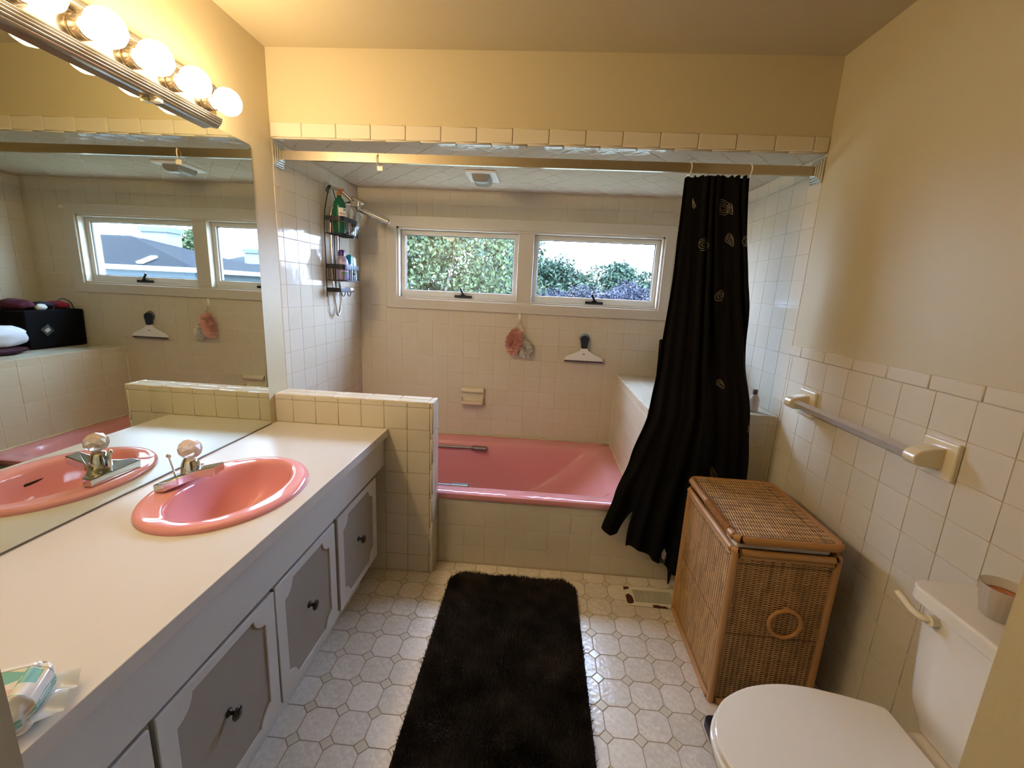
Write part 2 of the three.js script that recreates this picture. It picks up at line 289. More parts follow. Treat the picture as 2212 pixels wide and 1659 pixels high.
function makeWindow(n, x0, x1, label, latchX) {
  const w = thing('window_' + n, label, 'window', [(x0 + x1) / 2, WY0 + 0.016, ZB - 0.062], 0, null, 'structure');
  const W = (x1 - x0) / 2 - 0.003, y0 = 0.003, y1 = WY1 - WY0 - 0.035, sl = 0.026, bt = 0.042, tp = 0.026, d = 0.018;
  const s = rrect(-W, W, y0, y1, 0.002), h = new THREE.Path(); h.moveTo(-W + sl, y0 + bt); h.lineTo(-W + sl, y1 - tp); h.lineTo(W - sl, y1 - tp); h.lineTo(W - sl, y0 + bt); h.lineTo(-W + sl, y0 + bt); s.holes.push(h);
  const g = extrude(s, 2 * d - 0.006, 0.003); g.translate(0, 0, -d + 0.003);
  const sash = part('sash', g, M.trimw, w);
  const bead = rrect(-W + sl - 0.001, W - sl + 0.001, y0 + bt - 0.001, y1 - tp + 0.001, 0.001), bh = new THREE.Path(), q = 0.007; bh.moveTo(-W + sl + q, y0 + bt + q); bh.lineTo(-W + sl + q, y1 - tp - q); bh.lineTo(W - sl - q, y1 - tp - q); bh.lineTo(W - sl - q, y0 + bt + q); bh.lineTo(-W + sl + q, y0 + bt + q); bead.holes.push(bh);
  const bg = extrude(bead, 0.012); bg.translate(0, 0, -0.004);
  part('glazing_bead', bg, std('#4a4038', 0.5), sash, 'thin dark strip around the pane');
  part('pane', box(-W + sl, W - sl, y0 + bt, y1 - tp, -0.0015, 0.0015), M.glass, sash);
  const lx = latchX - (x0 + x1) / 2;
  const latch = part('latch', join(rbox(lx - 0.062, lx + 0.062, 0.008, 0.026, d - 0.002, d + 0.014, 0.003), rbox(lx - 0.018, lx + 0.018, 0.02, 0.034, d, d + 0.02, 0.003)), std('#2a2a2c', 0.35, 0.6), w, 'dark metal sash latch');
  const lv = rbox(-0.008, 0.008, -0.006, 0.05, -0.004, 0.006, 0.003); lv.rotateZ(0.45); lv.translate(lx + 0.002, 0.03, d + 0.014); part('lever', lv, std('#2a2a2c', 0.35, 0.6), latch);
}
makeWindow(1, WX0 + 0.016, -0.176, 'left shower window filled with green tree leaves', -0.555);
makeWindow(2, -0.069, WX1 - 0.016, 'right shower window with bright sky above trees', 0.372);

// ---------------------------------------------------------------- bathtub
{
  const t = thing('bathtub', 'pink enamel bathtub behind the low tiled front', 'bathtub', [0, 0, 0]);
  const x0 = XL + 0.004, x1 = XB + 0.004, z0 = ZB + 0.006, z1 = ZH2 + 0.006;
  // rounded rectangle ring, n points
  const ring = (a0, a1, b0, b1, r, u) => {   // u in 0..1 round the outline
    const w = a1 - a0 - 2 * r, h = b1 - b0 - 2 * r, arc = Math.PI * r / 2, per = 2 * (w + h) + 4 * arc; let s = u * per;
    const seg = [[w, (k) => [a0 + r + k, b0]], [arc, (k) => [a1 - r + r * Math.sin(k / r), b0 + r - r * Math.cos(k / r)]], [h, (k) => [a1, b0 + r + k]], [arc, (k) => [a1 - r + r * Math.cos(k / r), b1 - r + r * Math.sin(k / r)]], [w, (k) => [a1 - r - k, b1]], [arc, (k) => [a0 + r - r * Math.sin(k / r), b1 - r + r * Math.cos(k / r)]], [h, (k) => [a0, b1 - r - k]], [arc, (k) => [a0 + r - r * Math.cos(k / r), b0 + r - r * Math.sin(k / r)]]];
    for (const [l, f] of seg) { if (s <= l + 1e-9) return f(s); s -= l; } return [a0 + r, b0];
  };
  const prof = [   // [a0, a1, b0, b1, r, y]
    [x0 + 0.02, x1 - 0.012, z0 + 0.02, z1 - 0.001, 0.004, 0.382], [x0, x1, z0, z1, 0.006, 0.384], [x0, x1, z0, z1 + 0.002, 0.006, 0.398], [x0, x1, z0, z1, 0.008, 0.411], [x0 + 0.004, x1 - 0.004, z0 + 0.004, z1 - 0.006, 0.012, YT],
    [x0 + 0.09, x1 - 0.10, z0 + 0.13, z1 - 0.082, 0.09, YT + 0.001], [x0 + 0.1, x1 - 0.112, z0 + 0.142, z1 - 0.092, 0.09, 0.408], [x0 + 0.106, x1 - 0.13, z0 + 0.15, z1 - 0.098, 0.09, 0.39], [x0 + 0.115, x1 - 0.24, z0 + 0.158, z1 - 0.105, 0.1, 0.28], [x0 + 0.13, x1 - 0.40, z0 + 0.17, z1 - 0.118, 0.1, 0.14], [x0 + 0.16, x1 - 0.5, z0 + 0.2, z1 - 0.15, 0.1, 0.082], [x0 + 0.25, x1 - 0.6, z0 + 0.28, z1 - 0.24, 0.08, 0.07], [x0 + 0.5, x1 - 0.9, z0 + 0.42, z1 - 0.40, 0.04, 0.068]];
  const NU = 160, NV = prof.length - 1;
  const g = grid(NU, NV, (u, v) => { const k = Math.round(v * NV), [a0, a1, b0, b1, r, y] = prof[k]; const [x, z] = ring(a0, a1, b0, b1, r, (1 - u) % 1); return [x, y, z]; }, true);
  const tub = part('shell', toCreasedNormals(g, 0.7), M.pink, t);
  part('underside', box(x0 + 0.02, x1 - 0.02, 0.003, 0.066, z0 + 0.02, z1 - 0.07), M.pink, t);
  const bar = (xa, xb, y, z, s) => join(rod([xa, y, z], [xb, y, z], 0.009), rbox(xb - 0.03, xb + 0.08, y - 0.016, y + 0.014, z - 0.022, z + 0.012 * s + 0.01, 0.01), rbox(xa - 0.08, xa + 0.03, y - 0.016, y + 0.014, z - 0.022, z + 0.012, 0.01));
  part('grab_bar', bar(-0.78, -0.40, 0.375, z0 + 0.167, 1), M.nickel, t, 'metal grab bar on the wall side');
  part('grab_bar', bar(-0.78, -0.42, 0.402, z1 - 0.115, 1), M.nickel, t, 'metal grab bar on the room side');
  const caulk = tube([[x0 + 0.006, YT + 0.002, z0 + 0.005], [-0.4, YT + 0.004, z0 + 0.005], [0.1, YT + 0.003, z0 + 0.005], [x1 - 0.004, YT + 0.004, z0 + 0.006], [x1 - 0.002, YT + 0.004, -2.8], [x1 - 0.002, YT + 0.003, -2.4], [x1 - 0.002, YT + 0.003, z1 - 0.02]], 0.006, 160, 6);
  { const p = caulk.attributes.position; for (let i = 0; i < p.count; i++) p.setY(i, p.getY(i) + 0.004 * noise.noise(p.getX(i) * 30, 3, p.getZ(i) * 30)); caulk.computeVertexNormals(); }
  part('caulk', caulk, std('#d8c7a2', 0.6), t, 'rough cream caulk line');
}

// ---------------------------------------------------------------- vanity
{
  const c = thing('vanity_cabinet', 'long white vanity cabinet with taupe door panels and dark knobs', 'cabinet', [0, 0, 0]);
  const xf = -0.755, zb = -1.868, zn = ZF - 0.016;
  part('body', box(XL + 0.003, xf, 0.168, 0.60, zb, zn), M.cabWhite, c);
  part('toe_kick', box(XL + 0.003, -0.82, 0.002, 0.168, zb + 0.02, zn), M.cabWhite, c);
  part('apron_board', rbox(xf - 0.002, -0.738, 0.597, 0.75, ZH + 0.003, zn, 0.003), M.cabWhite, c);
  part('rail', box(XL + 0.003, xf, 0.6, 0.7505, zb, -1.55), M.cabWhite, c);
  part('rail', box(XL + 0.003, xf, 0.6, 0.7505, -0.97, zn), M.cabWhite, c);
  const doorAt = (za, zc, tiltx, lbl) => {
    const W = (zc - za) / 2, H = 0.205, dg = new THREE.Group(); dg.name = 'door'; c.add(dg); if (lbl) dg.userData.label = lbl;
    dg.position.set(xf + 0.001, 0.381, (za + zc) / 2); dg.rotation.set(0, Math.PI / 2, 0); dg.rotateZ(tiltx);
    // local: x along -z .. +z of the room, y up, z out of the cabinet
    const p1 = part('panel', rbox(-W, W, -H, H, 0, 0.014, 0.002), M.cabPanel, dg);
    const s = rrect(-W, W, -H, H, 0.003), b = 0.042, r = 0.052, a = W - b, d = H - 0.024, h = new THREE.Path();
    h.moveTo(-a + r, -d); h.absarc(-a - 0.004, -d - 0.004, r, 0.08, Math.PI / 2 - 0.08, false);
    h.lineTo(-a, d - r); h.absarc(-a - 0.004, d + 0.004, r, -Math.PI / 2 + 0.08, -0.08, false);
    h.lineTo(a - r, d); h.absarc(a + 0.004, d + 0.004, r, Math.PI + 0.08, Math.PI * 1.5 - 0.08, false);
    h.lineTo(a, -d + r); h.absarc(a + 0.004, -d - 0.004, r, Math.PI / 2 + 0.08, Math.PI - 0.08, false);
    h.lineTo(-a + r, -d); s.holes.push(h);
    const g = extrude(s, 0.003, 0.0015, 2, 20); g.translate(0, 0, 0.0145); part('scalloped_frame', g, M.cabWhite, dg);
    const k = lathe([[0, 0], [0.012, 0], [0.011, 0.003], [0.0055, 0.006], [0.005, 0.014], [0.010, 0.018], [0.0165, 0.021], [0.0175, 0.025], [0.013, 0.0285], [0, 0.030]], 24); k.rotateX(Math.PI / 2); k.translate(-0.004, 0.005, 0.014);
    part('knob', k, M.knob, dg, 'small dark oval knob');
  };
  doorAt(-1.866, -1.476, 0); doorAt(-1.446, -1.074, 0); doorAt(-1.062, -0.668, -0.012); doorAt(-0.652, -0.312, 0);
}
// countertop with an oval cut-out
const SK = { x: -0.992, z: -1.263, a: 0.224, b: 0.271 };
{
  const s = new THREE.Shape(), zn = ZF - 0.002; s.moveTo(XL + 0.003, -zn); s.lineTo(XCN, -zn); s.lineTo(XCN, -ZH - 0.003); s.lineTo(XL + 0.003, -ZH - 0.003); s.lineTo(XL + 0.003, -zn);
  const h = new THREE.Path(); h.absellipse(SK.x + 0.006, -SK.z, SK.a - 0.018, SK.b - 0.018, 0, Math.PI * 2, true); s.holes.push(h);
  const g = extrude(s, 0.034, 0.002, 2, 48); g.rotateX(-Math.PI / 2); g.translate(0, YCN - 0.036, 0);
  single('countertop', metric(g), M.counter, 'long cream laminate countertop along the mirror', 'countertop');
}
// sink
{
  const t = thing('sink', 'pink oval drop-in sink in the cream countertop', 'sink', [SK.x, YCN, SK.z]);
  const io = [0.010, -0.004], IA = 0.150, IB = 0.223;
  const rings = [ // [a, b, ox, oz, y]
    [SK.a, SK.b, 0, 0, -0.002], [SK.a + 0.001, SK.b + 0.001, 0, 0, 0.006], [SK.a - 0.003, SK.b - 0.003, 0, 0, 0.013], [SK.a - 0.010, SK.b - 0.010, 0, 0, 0.0175], [SK.a - 0.022, SK.b - 0.022, 0.001, 0, 0.0185],
    [IA + 0.016, IB + 0.014, io[0], io[1], 0.0165], [IA + 0.007, IB + 0.006, io[0], io[1], 0.0165], [IA, IB, io[0], io[1], 0.0115], [IA - 0.006, IB - 0.006, io[0], io[1], 0.001], [IA - 0.012, IB - 0.014, io[0], io[1], -0.025], [IA - 0.022, IB - 0.03, io[0], io[1], -0.065], [IA - 0.040, IB - 0.062, io[0], io[1], -0.105], [IA - 0.068, IB - 0.115, io[0], io[1], -0.134], [IA - 0.105, IB - 0.17, io[0], io[1], -0.146], [0.02, 0.02, io[0], io[1], -0.150]];
  const NV = rings.length - 1;
  const g = grid(112, NV, (u, v) => { const [a, b, ox, oz, y] = rings[Math.round(v * NV)], th = -u * Math.PI * 2; let yy = y; const k = Math.round(v * NV);
    if (k >= 3 && k <= 6) { const c = Math.cos(th); yy += 0.0; if (c < -0.2 && k >= 4 && k <= 5) yy -= 0.003 * sstep(0.62, 0.75, Math.abs(Math.sin(th))) * (1 - sstep(0.9, 0.97, Math.abs(Math.sin(th)))); }
    return [ox + a * Math.cos(th), yy, oz + b * Math.sin(th)]; }, true);
  part('basin', g, M.pink, t);
  const dr = lathe([[0, 0.004], [0.012, 0.004], [0.019, 0.003], [0.022, 0], [0.022, -0.004]], 24); dr.translate(io[0], -0.148, io[1]); part('drain', dr, M.chrome, t);
  const ov = extrude(rrect(-0.03, 0.03, -0.006, 0.006, 0.0055), 0.003); ov.rotateY(-Math.PI / 2); ov.rotateZ(0.22); ov.translate(io[0] + IA - 0.0135, -0.036, -0.02); part('overflow_slot', ov, M.dark, t, 'dark slot in the basin wall');
}
// faucet
{
  const t = thing('faucet', 'chrome single-handle faucet with clear ball knob behind the pink sink', 'faucet', [-1.178, YCN + 0.0185, -1.268]);
  const L = 0.148, s = new THREE.Shape();
  s.moveTo(0, -0.084); s.lineTo(0.024, -0.084); s.quadraticCurveTo(0.046, -0.034, 0.086, -0.022); s.lineTo(L, -0.019); s.lineTo(L, 0.019); s.lineTo(0.086, 0.022); s.quadraticCurveTo(0.046, 0.034, 0.024, 0.084); s.lineTo(0, 0.084); s.lineTo(0, -0.084);
  const sp = extrude(s, 0.022, 0.003, 3, 14); sp.rotateX(-Math.PI / 2); sp.translate(0, 0.003, 0);
  { const p = sp.attributes.position; for (let i = 0; i < p.count; i++) p.setY(i, p.getY(i) + 0.044 * sstep(0.0, 0.15, p.getX(i))); sp.computeVertexNormals(); }
  part('spout', sp, M.chrome, t);
  part('aerator', rod([L - 0.018, 0.046, 0], [L - 0.016, 0.034, 0], 0.011), M.chrome, t);
  const hub = lathe([[0.03, 0.03], [0.028, 0.06], [0.022, 0.078], [0.017, 0.086], [0, 0.088]], 28); hub.translate(0.052, 0, 0); part('hub', hub, M.chrome, t);
  const ball = new THREE.IcosahedronGeometry(0.035, 1); ball.scale(1, 0.95, 1); ball.translate(0.056, 0.119, 0);
  part('ball_knob', ball, std('#efe2dd', 0.12, 0, { transmission: 0.55, thickness: 0.02, ior: 1.45, flatShading: true }), t, 'clear faceted acrylic ball');
  const rodg = join(rod([0.006, 0.02, 0.012], [-0.006, 0.092, 0.016], 0.0028), (() => { const s = new THREE.SphereGeometry(0.0075, 14, 10); s.translate(-0.006, 0.096, 0.016); return s; })());
  part('lift_rod', rodg, M.chrome, t, 'thin chrome lift rod with ball tip');
}
// mirror
{
  const t = thing('wall_mirror', 'large frameless mirror above the countertop', 'mirror', [XL, YCN, 0]);
  const s = rrect(0.292, 1.9468, 0.006, 1.2565, 0.012), g = extrude(s, 0.004, 0.0008, 1); g.rotateY(Math.PI / 2); g.translate(0.0008, 0, 0);
  part('glass', g, M.mirror, t);
  part('channel', box(0.0008, 0.0075, 0.0008, 0.0045, -1.9468, -0.292), std('#6f6660', 0.4, 0.6), t, 'thin dark channel along the bottom edge');
}
// light bar
{
  const t = thing('vanity_light_bar', 'ridged brushed metal light bar with round glowing bulbs above the mirror', 'light', [XL, 2.105, 0]);
  const s = new THREE.Shape(); s.moveTo(0.006, -0.07); s.lineTo(0.03, -0.074);
  for (let k = 0; k < 5; k++) { const a = k / 5, b = (k + 1) / 5, x = (q) => 0.032 + 0.022 * Math.sin(q * Math.PI * 0.55), y = (q) => -0.074 + 0.036 * q; s.quadraticCurveTo(x((a + b) / 2) + 0.007, y((a + b) / 2) - 0.002, x(b), y(b)); }
  s.lineTo(0.035, -0.034); s.lineTo(0.035, 0.034);
  for (let k = 0; k < 5; k++) { const a = k / 5, b = (k + 1) / 5, x = (q) => 0.032 + 0.022 * Math.sin((1 - q) * Math.PI * 0.55), y = (q) => 0.038 + 0.036 * q; s.quadraticCurveTo(x((a + b) / 2) + 0.007, y((a + b) / 2) + 0.002, x(b), y(b)); }
  s.lineTo(0.006, 0.07); s.lineTo(0.006, -0.07);
  const g = extrude(s, 1.2, 0, 1, 6); g.translate(0, 0, -1.715);
  part('base', g, M.brushed, t);
  part('backplate', box(0.0345, 0.0358, -0.033, 0.033, -1.713, -0.517), std('#c8bca6', 0.12, 1), t, 'polished strip behind the sockets');
  for (let k = 0; k < 8; k++) {
    const z = -1.668 + k * 0.1495, so = lathe([[0.019, 0.0345], [0.029, 0.0345], [0.030, 0.042], [0.0285, 0.062], [0.026, 0.066], [0.018, 0.066]], 28); so.rotateZ(-Math.PI / 2); so.translate(0, 0, z);
    const sk = part('socket', so, M.brushed, t);
    const bl = lathe([[0.013, 0.062], [0.0145, 0.068], [0.023, 0.075], [0.035, 0.086], [0.0435, 0.102], [0.0455, 0.115], [0.0425, 0.133], [0.034, 0.147], [0.02, 0.157], [0, 0.1605]], 32); bl.rotateZ(-Math.PI / 2); bl.translate(0, 0, z);
    part('bulb', bl, new THREE.MeshStandardMaterial({ color: '#fff6e6', emissive: new THREE.Color().setRGB(1, 0.86, 0.62), emissiveIntensity: 1.6, roughness: 0.4 }), sk, 'lit round frosted bulb');
    const l = new THREE.PointLight(BULB_COLOR, BULB_CD, 0, 2); l.position.set(0.115, 0, z); l.castShadow = true; l.shadow.radius = 2.2; l.name = 'bulb_light'; t.add(l);
  }
}
{ const t = thing('mirror_clip', 'small clear plastic clip holding the mirror top under the light bar', 'clip', [XL + 0.006, 2.034, -1.463]); part('clip_body', rbox(0, 0.03, -0.012, 0.012, -0.011, 0.011, 0.003), std('#e9dfc4', 0.25), t); part('screw', rod([0.03, 0, 0], [0.0315, 0, 0], 0.004), M.nickel, t); }
// ---------------------------------------------------------------- curtain rod, curtain
{
  const t = thing('curtain_rod', 'ridged flat metal shower curtain rod across the shower opening', 'curtain rod', [0, 2.06, -2.143]);
  const s = new THREE.Shape(); s.moveTo(-0.010, -0.020); s.lineTo(0.006, -0.020);
  for (let k = 0; k < 6; k++) { const y = -0.02 + k * 0.04 / 6; s.quadraticCurveTo(0.0165, y + 0.02 / 6, 0.007, y + 0.04 / 6); }
  s.lineTo(-0.010, 0.020); s.lineTo(-0.010, -0.020);
  const g = extrude(s, XR - XL - 0.05, 0, 1, 5); g.rotateY(-Math.PI / 2); g.rotateY(Math.PI); g.translate(XL + 0.025, 0, 0);
  part('rail', g, M.brushed, t);
  for (const d of [1, -1]) {
    const x = d > 0 ? XL + 0.005 : XR - 0.005, st = []; for (let k = 0; k < 4; k++) { const h = 0.052 - k * 0.009, a = x + d * k * 0.006, b = x + d * (k + 1) * 0.006; st.push(rbox(Math.min(a, b), Math.max(a, b), -h, h, -h * 0.8, h * 0.8, 0.002, 2)); }
    part('bracket', join(st), M.chrome, t, 'stepped square chrome end bracket');
  }
}
const tab = (T, y) => { for (let i = 0; i + 1 < T.length; i++) if (y <= T[i][0] && y >= T[i + 1][0]) { const t = (T[i][0] - y) / (T[i][0] - T[i + 1][0]); return lerp(T[i][1], T[i + 1][1], t * t * (3 - 2 * t) * 0.5 + t * 0.5); } return y > T[0][0] ? T[0][1] : T[T.length - 1][1]; };
const CL = [[2.03, 0.612], [1.6, 0.606], [1.2, 0.585], [0.94, 0.552], [0.7, 0.488], [0.5, 0.43], [0.3, 0.378], [0, 0.34]];
const CR = [[2.03, 0.895], [1.6, 0.945], [1.2, 0.99], [0.94, 1.02], [0.7, 1.05], [0.3, 1.07], [0, 1.07]];
const CZ = [[2.03, -2.14], [1.2, -2.088], [0.94, -2.046], [0.3, -2.03], [0, -2.03]];
const hem = (s) => s < 0.17 ? 0.31 - 0.035 * Math.sin(s / 0.17 * Math.PI * 0.8) + 0.13 * sstep(0.125, 0.17, s) : s < 0.2 ? lerp(0.42, 0.235, sstep(0.17, 0.185, s)) : s < 0.56 ? lerp(0.235, 0.10, Math.pow((s - 0.2) / 0.36, 1.3)) - 0.07 * Math.exp(-Math.pow((s - 0.55) / 0.012, 2)) : 0.13 + 0.03 * Math.sin(s * 30);
function curtainAt(s, v) {
  const y = lerp(hem(s), 2.036 - 0.010 * (0.5 + 0.5 * Math.cos(s * Math.PI * 18)) - 0.012 * Math.pow(1 - s, 6), v), k = sstep(2.0, 0.8, y), ph = (s + 0.055 * Math.sin(s * 13 + 0.5)) * Math.PI * 2 * lerp(6.5, 4.6, k) + 0.6 + 0.7 * Math.sin(y * 2.2 + s * 7);
  const amp = lerp(0.015, 0.024, k) * (0.62 + 0.5 * Math.sin(s * 11 + 1 + y)), wide = tab(CR, y) - tab(CL, y);
  let x = lerp(tab(CL, y), tab(CR, y), s) + 0.005 * Math.sin(2 * ph) * Math.min(1, s * 12, (1 - s) * 12);
  let z = tab(CZ, y) + amp * Math.cos(ph) + 0.008 * Math.sin(s * 47 + y * 3) * k;
  const flap = (1 - sstep(0.13, 0.2, s)) * sstep(1.0, 0.4, y); z = lerp(z, tab(CZ, y) - 0.02 + 0.02 * Math.sin(s * 30), flap);
  return V(x, y, z);
}
{
  const t = thing('shower_curtain', 'black fabric shower curtain with stitched spirals bunched at the right of the rod', 'shower curtain', [0, 0, 0]);
  const g = grid(340, 90, (u, v) => { const p = curtainAt(u, v); return [p.x, p.y, p.z]; });
  { const uv = g.attributes.uv; for (let i = 0; i < uv.count; i++) uv.setXY(i, uv.getX(i) * 12, uv.getY(i) * 14); }
  part('fabric', g, std('#080607', 0.85, 0, { side: THREE.DoubleSide, bumpMap: clothTex, bumpScale: 0.0003, specularIntensity: 0.4 }), t);
  const thread = std('#9d9385', 0.55);
  const fabricW = 1.25, normalAt = (s, v) => { const e = 0.003, a = curtainAt(s + e, v).sub(curtainAt(s - e, v)), b = curtainAt(s, v + e).sub(curtainAt(s, v - e)); return a.cross(b).normalize(); };
  for (const [x, y, r, n] of [[0.798, 1.885, 0.032, 3.4], [0.828, 1.878, 0.022, 2.4], [0.727, 1.725, 0.03, 3.2], [0.845, 1.75, 0.024, 3], [0.917, 1.739, 0.022, 3], [0.826, 1.502, 0.024, 2.8], [0.878, 1.088, 0.019, 2.6], [1.05, 0.912, 0.02, 2.6], [0.901, 0.648, 0.026, 3], [0.668, 1.9, 0.016, 3]]) {
    const s0 = (x - tab(CL, y)) / (tab(CR, y) - tab(CL, y)), v0 = (y - hem(s0)) / (2.02 - hem(s0)), P = [];
    const sw = 1 / (tab(CR, y) - tab(CL, y)) * 0.9;
    for (let i = 0; i <= 72; i++) { const a = i / 72 * n * Math.PI * 2, q = r * (0.12 + 0.88 * i / 72); const s = s0 + q * Math.cos(a) * sw * 0.95, v = v0 + q * 1.12 * Math.sin(a) / 1.9; const nn = normalAt(clamp(s, 0.01, 0.99), v); P.push(curtainAt(clamp(s, 0.005, 0.995), v).addScaledVector(nn, nn.z > 0 ? 0.0012 : -0.0012)); }
    part('stitched_spiral', tube(P, 0.0011, 150, 4), thread, t, 'pale thread spiral');
  }
  const tear = []; { const p0 = curtainAt(0.485, 0.045), w = new THREE.Shape(); w.moveTo(0, 0.035); w.lineTo(0.013, 0.004); w.lineTo(0.006, -0.03); w.lineTo(-0.004, -0.026); w.lineTo(-0.014, 0.0); w.lineTo(0, 0.035); const q = extrude(w, 0.0015); q.translate(p0.x, 0.2, p0.z + 0.022); tear.push(q); for (let i = 0; i < 6; i++) { const x = p0.x - 0.014 + i * 0.005; tear.push(tube([[x + 0.004, 0.19, p0.z + 0.024], [x + rr(-0.004, 0.002), 0.165, p0.z + 0.025], [x + rr(-0.012, 0.004), 0.125 + rr(0, 0.02), p0.z + 0.024]], 0.0006, 8, 4)); } }
  part('frayed_patch', join(tear), std('#c9c5c6', 0.8), t, 'white frayed patch near the hem');
  const ringM = std('#e9e2d4', 0.35);
  for (const s of [0.06, 0.985]) { const p = curtainAt(s, 1), q = new THREE.TorusGeometry(0.024, 0.0026, 8, 28); q.scale(1, 1.1, 1); q.rotateY(Math.PI / 2 + 0.15); q.translate(p.x, 2.057, -2.143); part('hook_ring', q, ringM, t, 'white plastic ring'); }
}
{ const t = thing('loose_ring', 'loose white plastic hook at the left of the curtain rod', 'hook', [-0.79, 2.052, -2.142]); const q = new THREE.TorusGeometry(0.023, 0.0025, 8, 24); q.scale(1, 1.1, 1); q.rotateY(Math.PI / 2 - 0.5); part('ring', q, std('#ded3c6', 0.3), t); part('tab', rbox(-0.014, 0.014, -0.046, -0.024, -0.003, 0.003, 0.002), std('#ded3c6', 0.3), t); }
// ceiling light in the shower
{
  const t = thing('shower_ceiling_light', 'small square shower ceiling light with a grey drop lens', 'ceiling light', [-0.376, YS - 0.005, -2.645]);
  const s = rrect(-0.083, 0.083, -0.11, 0.11, 0.006), h = new THREE.Path(); h.moveTo(-0.05, -0.075); h.lineTo(-0.05, 0.075); h.lineTo(0.05, 0.075); h.lineTo(0.05, -0.075); h.lineTo(-0.05, -0.075); s.holes.push(h);
  const g = extrude(s, 0.006, 0.003); g.rotateX(Math.PI / 2); g.translate(0, -0.001, 0); part('trim_plate', g, M.white, t);
  const l = grid(20, 24, (u, v) => { const x = (u - 0.5) * 2, z = (v - 0.5) * 2, e = Math.max(0, 1 - Math.pow(Math.abs(x), 5)) * Math.max(0, 1 - Math.pow(Math.abs(z), 5)); return [x * 0.052, -0.008 - 0.042 * Math.pow(e, 0.45), -z * 0.077]; });
  part('lens', l, std('#8f8d86', 0.25, 0, { side: THREE.DoubleSide }), t, 'grey drop lens');
}
// ---------------------------------------------------------------- shower fittings, caddy and bottles
{
  const t = thing('shower_set', 'chrome shower arm with slim hand shower and looping metal hose on the left tiled wall', 'shower', [XL, 2.026, -2.625]);
  const fl = lathe([[0, 0.012], [0.016, 0.012], [0.026, 0.008], [0.031, 0.002], [0.031, 0]], 28); fl.rotateZ(-Math.PI / 2); fl.translate(0.005, 0, 0); part('flange', fl, M.chrome, t);
  part('arm', tube([[0.006, 0, 0], [0.06, -0.004, -0.004], [0.11, -0.035, -0.018], [0.15, -0.075, -0.03]], 0.0095, 30, 12), M.chrome, t);
  part('bracket', rbox(0.13, 0.19, -0.1, -0.06, -0.055, -0.015, 0.009), M.chrome, t);
  const wand = new THREE.CapsuleGeometry(0.016, 0.19, 8, 18); wand.scale(1, 1, 0.6); wand.rotateZ(Math.PI / 2); wand.rotateZ(-0.36); wand.translate(0.255, -0.135, -0.05); part('hand_shower', wand, M.chrome, t);
  const head = rbox(-0.035, 0.035, -0.012, 0.012, -0.025, 0.025, 0.01); head.rotateZ(-0.36); head.translate(0.168, -0.06, -0.04); part('head_cap', head, std('#a9a79f', 0.25, 0.8), t);
  part('hose', tube([[0.14, -0.085, -0.02], [0.05, -0.1, 0.012], [0.028, -0.25, 0.028], [0.028, -0.5, 0.025], [0.03, -0.66, 0.015], [0.03, -0.74, -0.025], [0.03, -0.665, -0.068], [0.028, -0.5, -0.06], [0.03, -0.25, -0.055], [0.06, -0.09, -0.04], [0.13, -0.07, -0.035]], 0.0075, 160, 10), M.chrome, t, 'looped metal hose');
}
const CD = { x0: XL + 0.014, x1: XL + 0.13, z0: -2.555, z1: -2.785 };
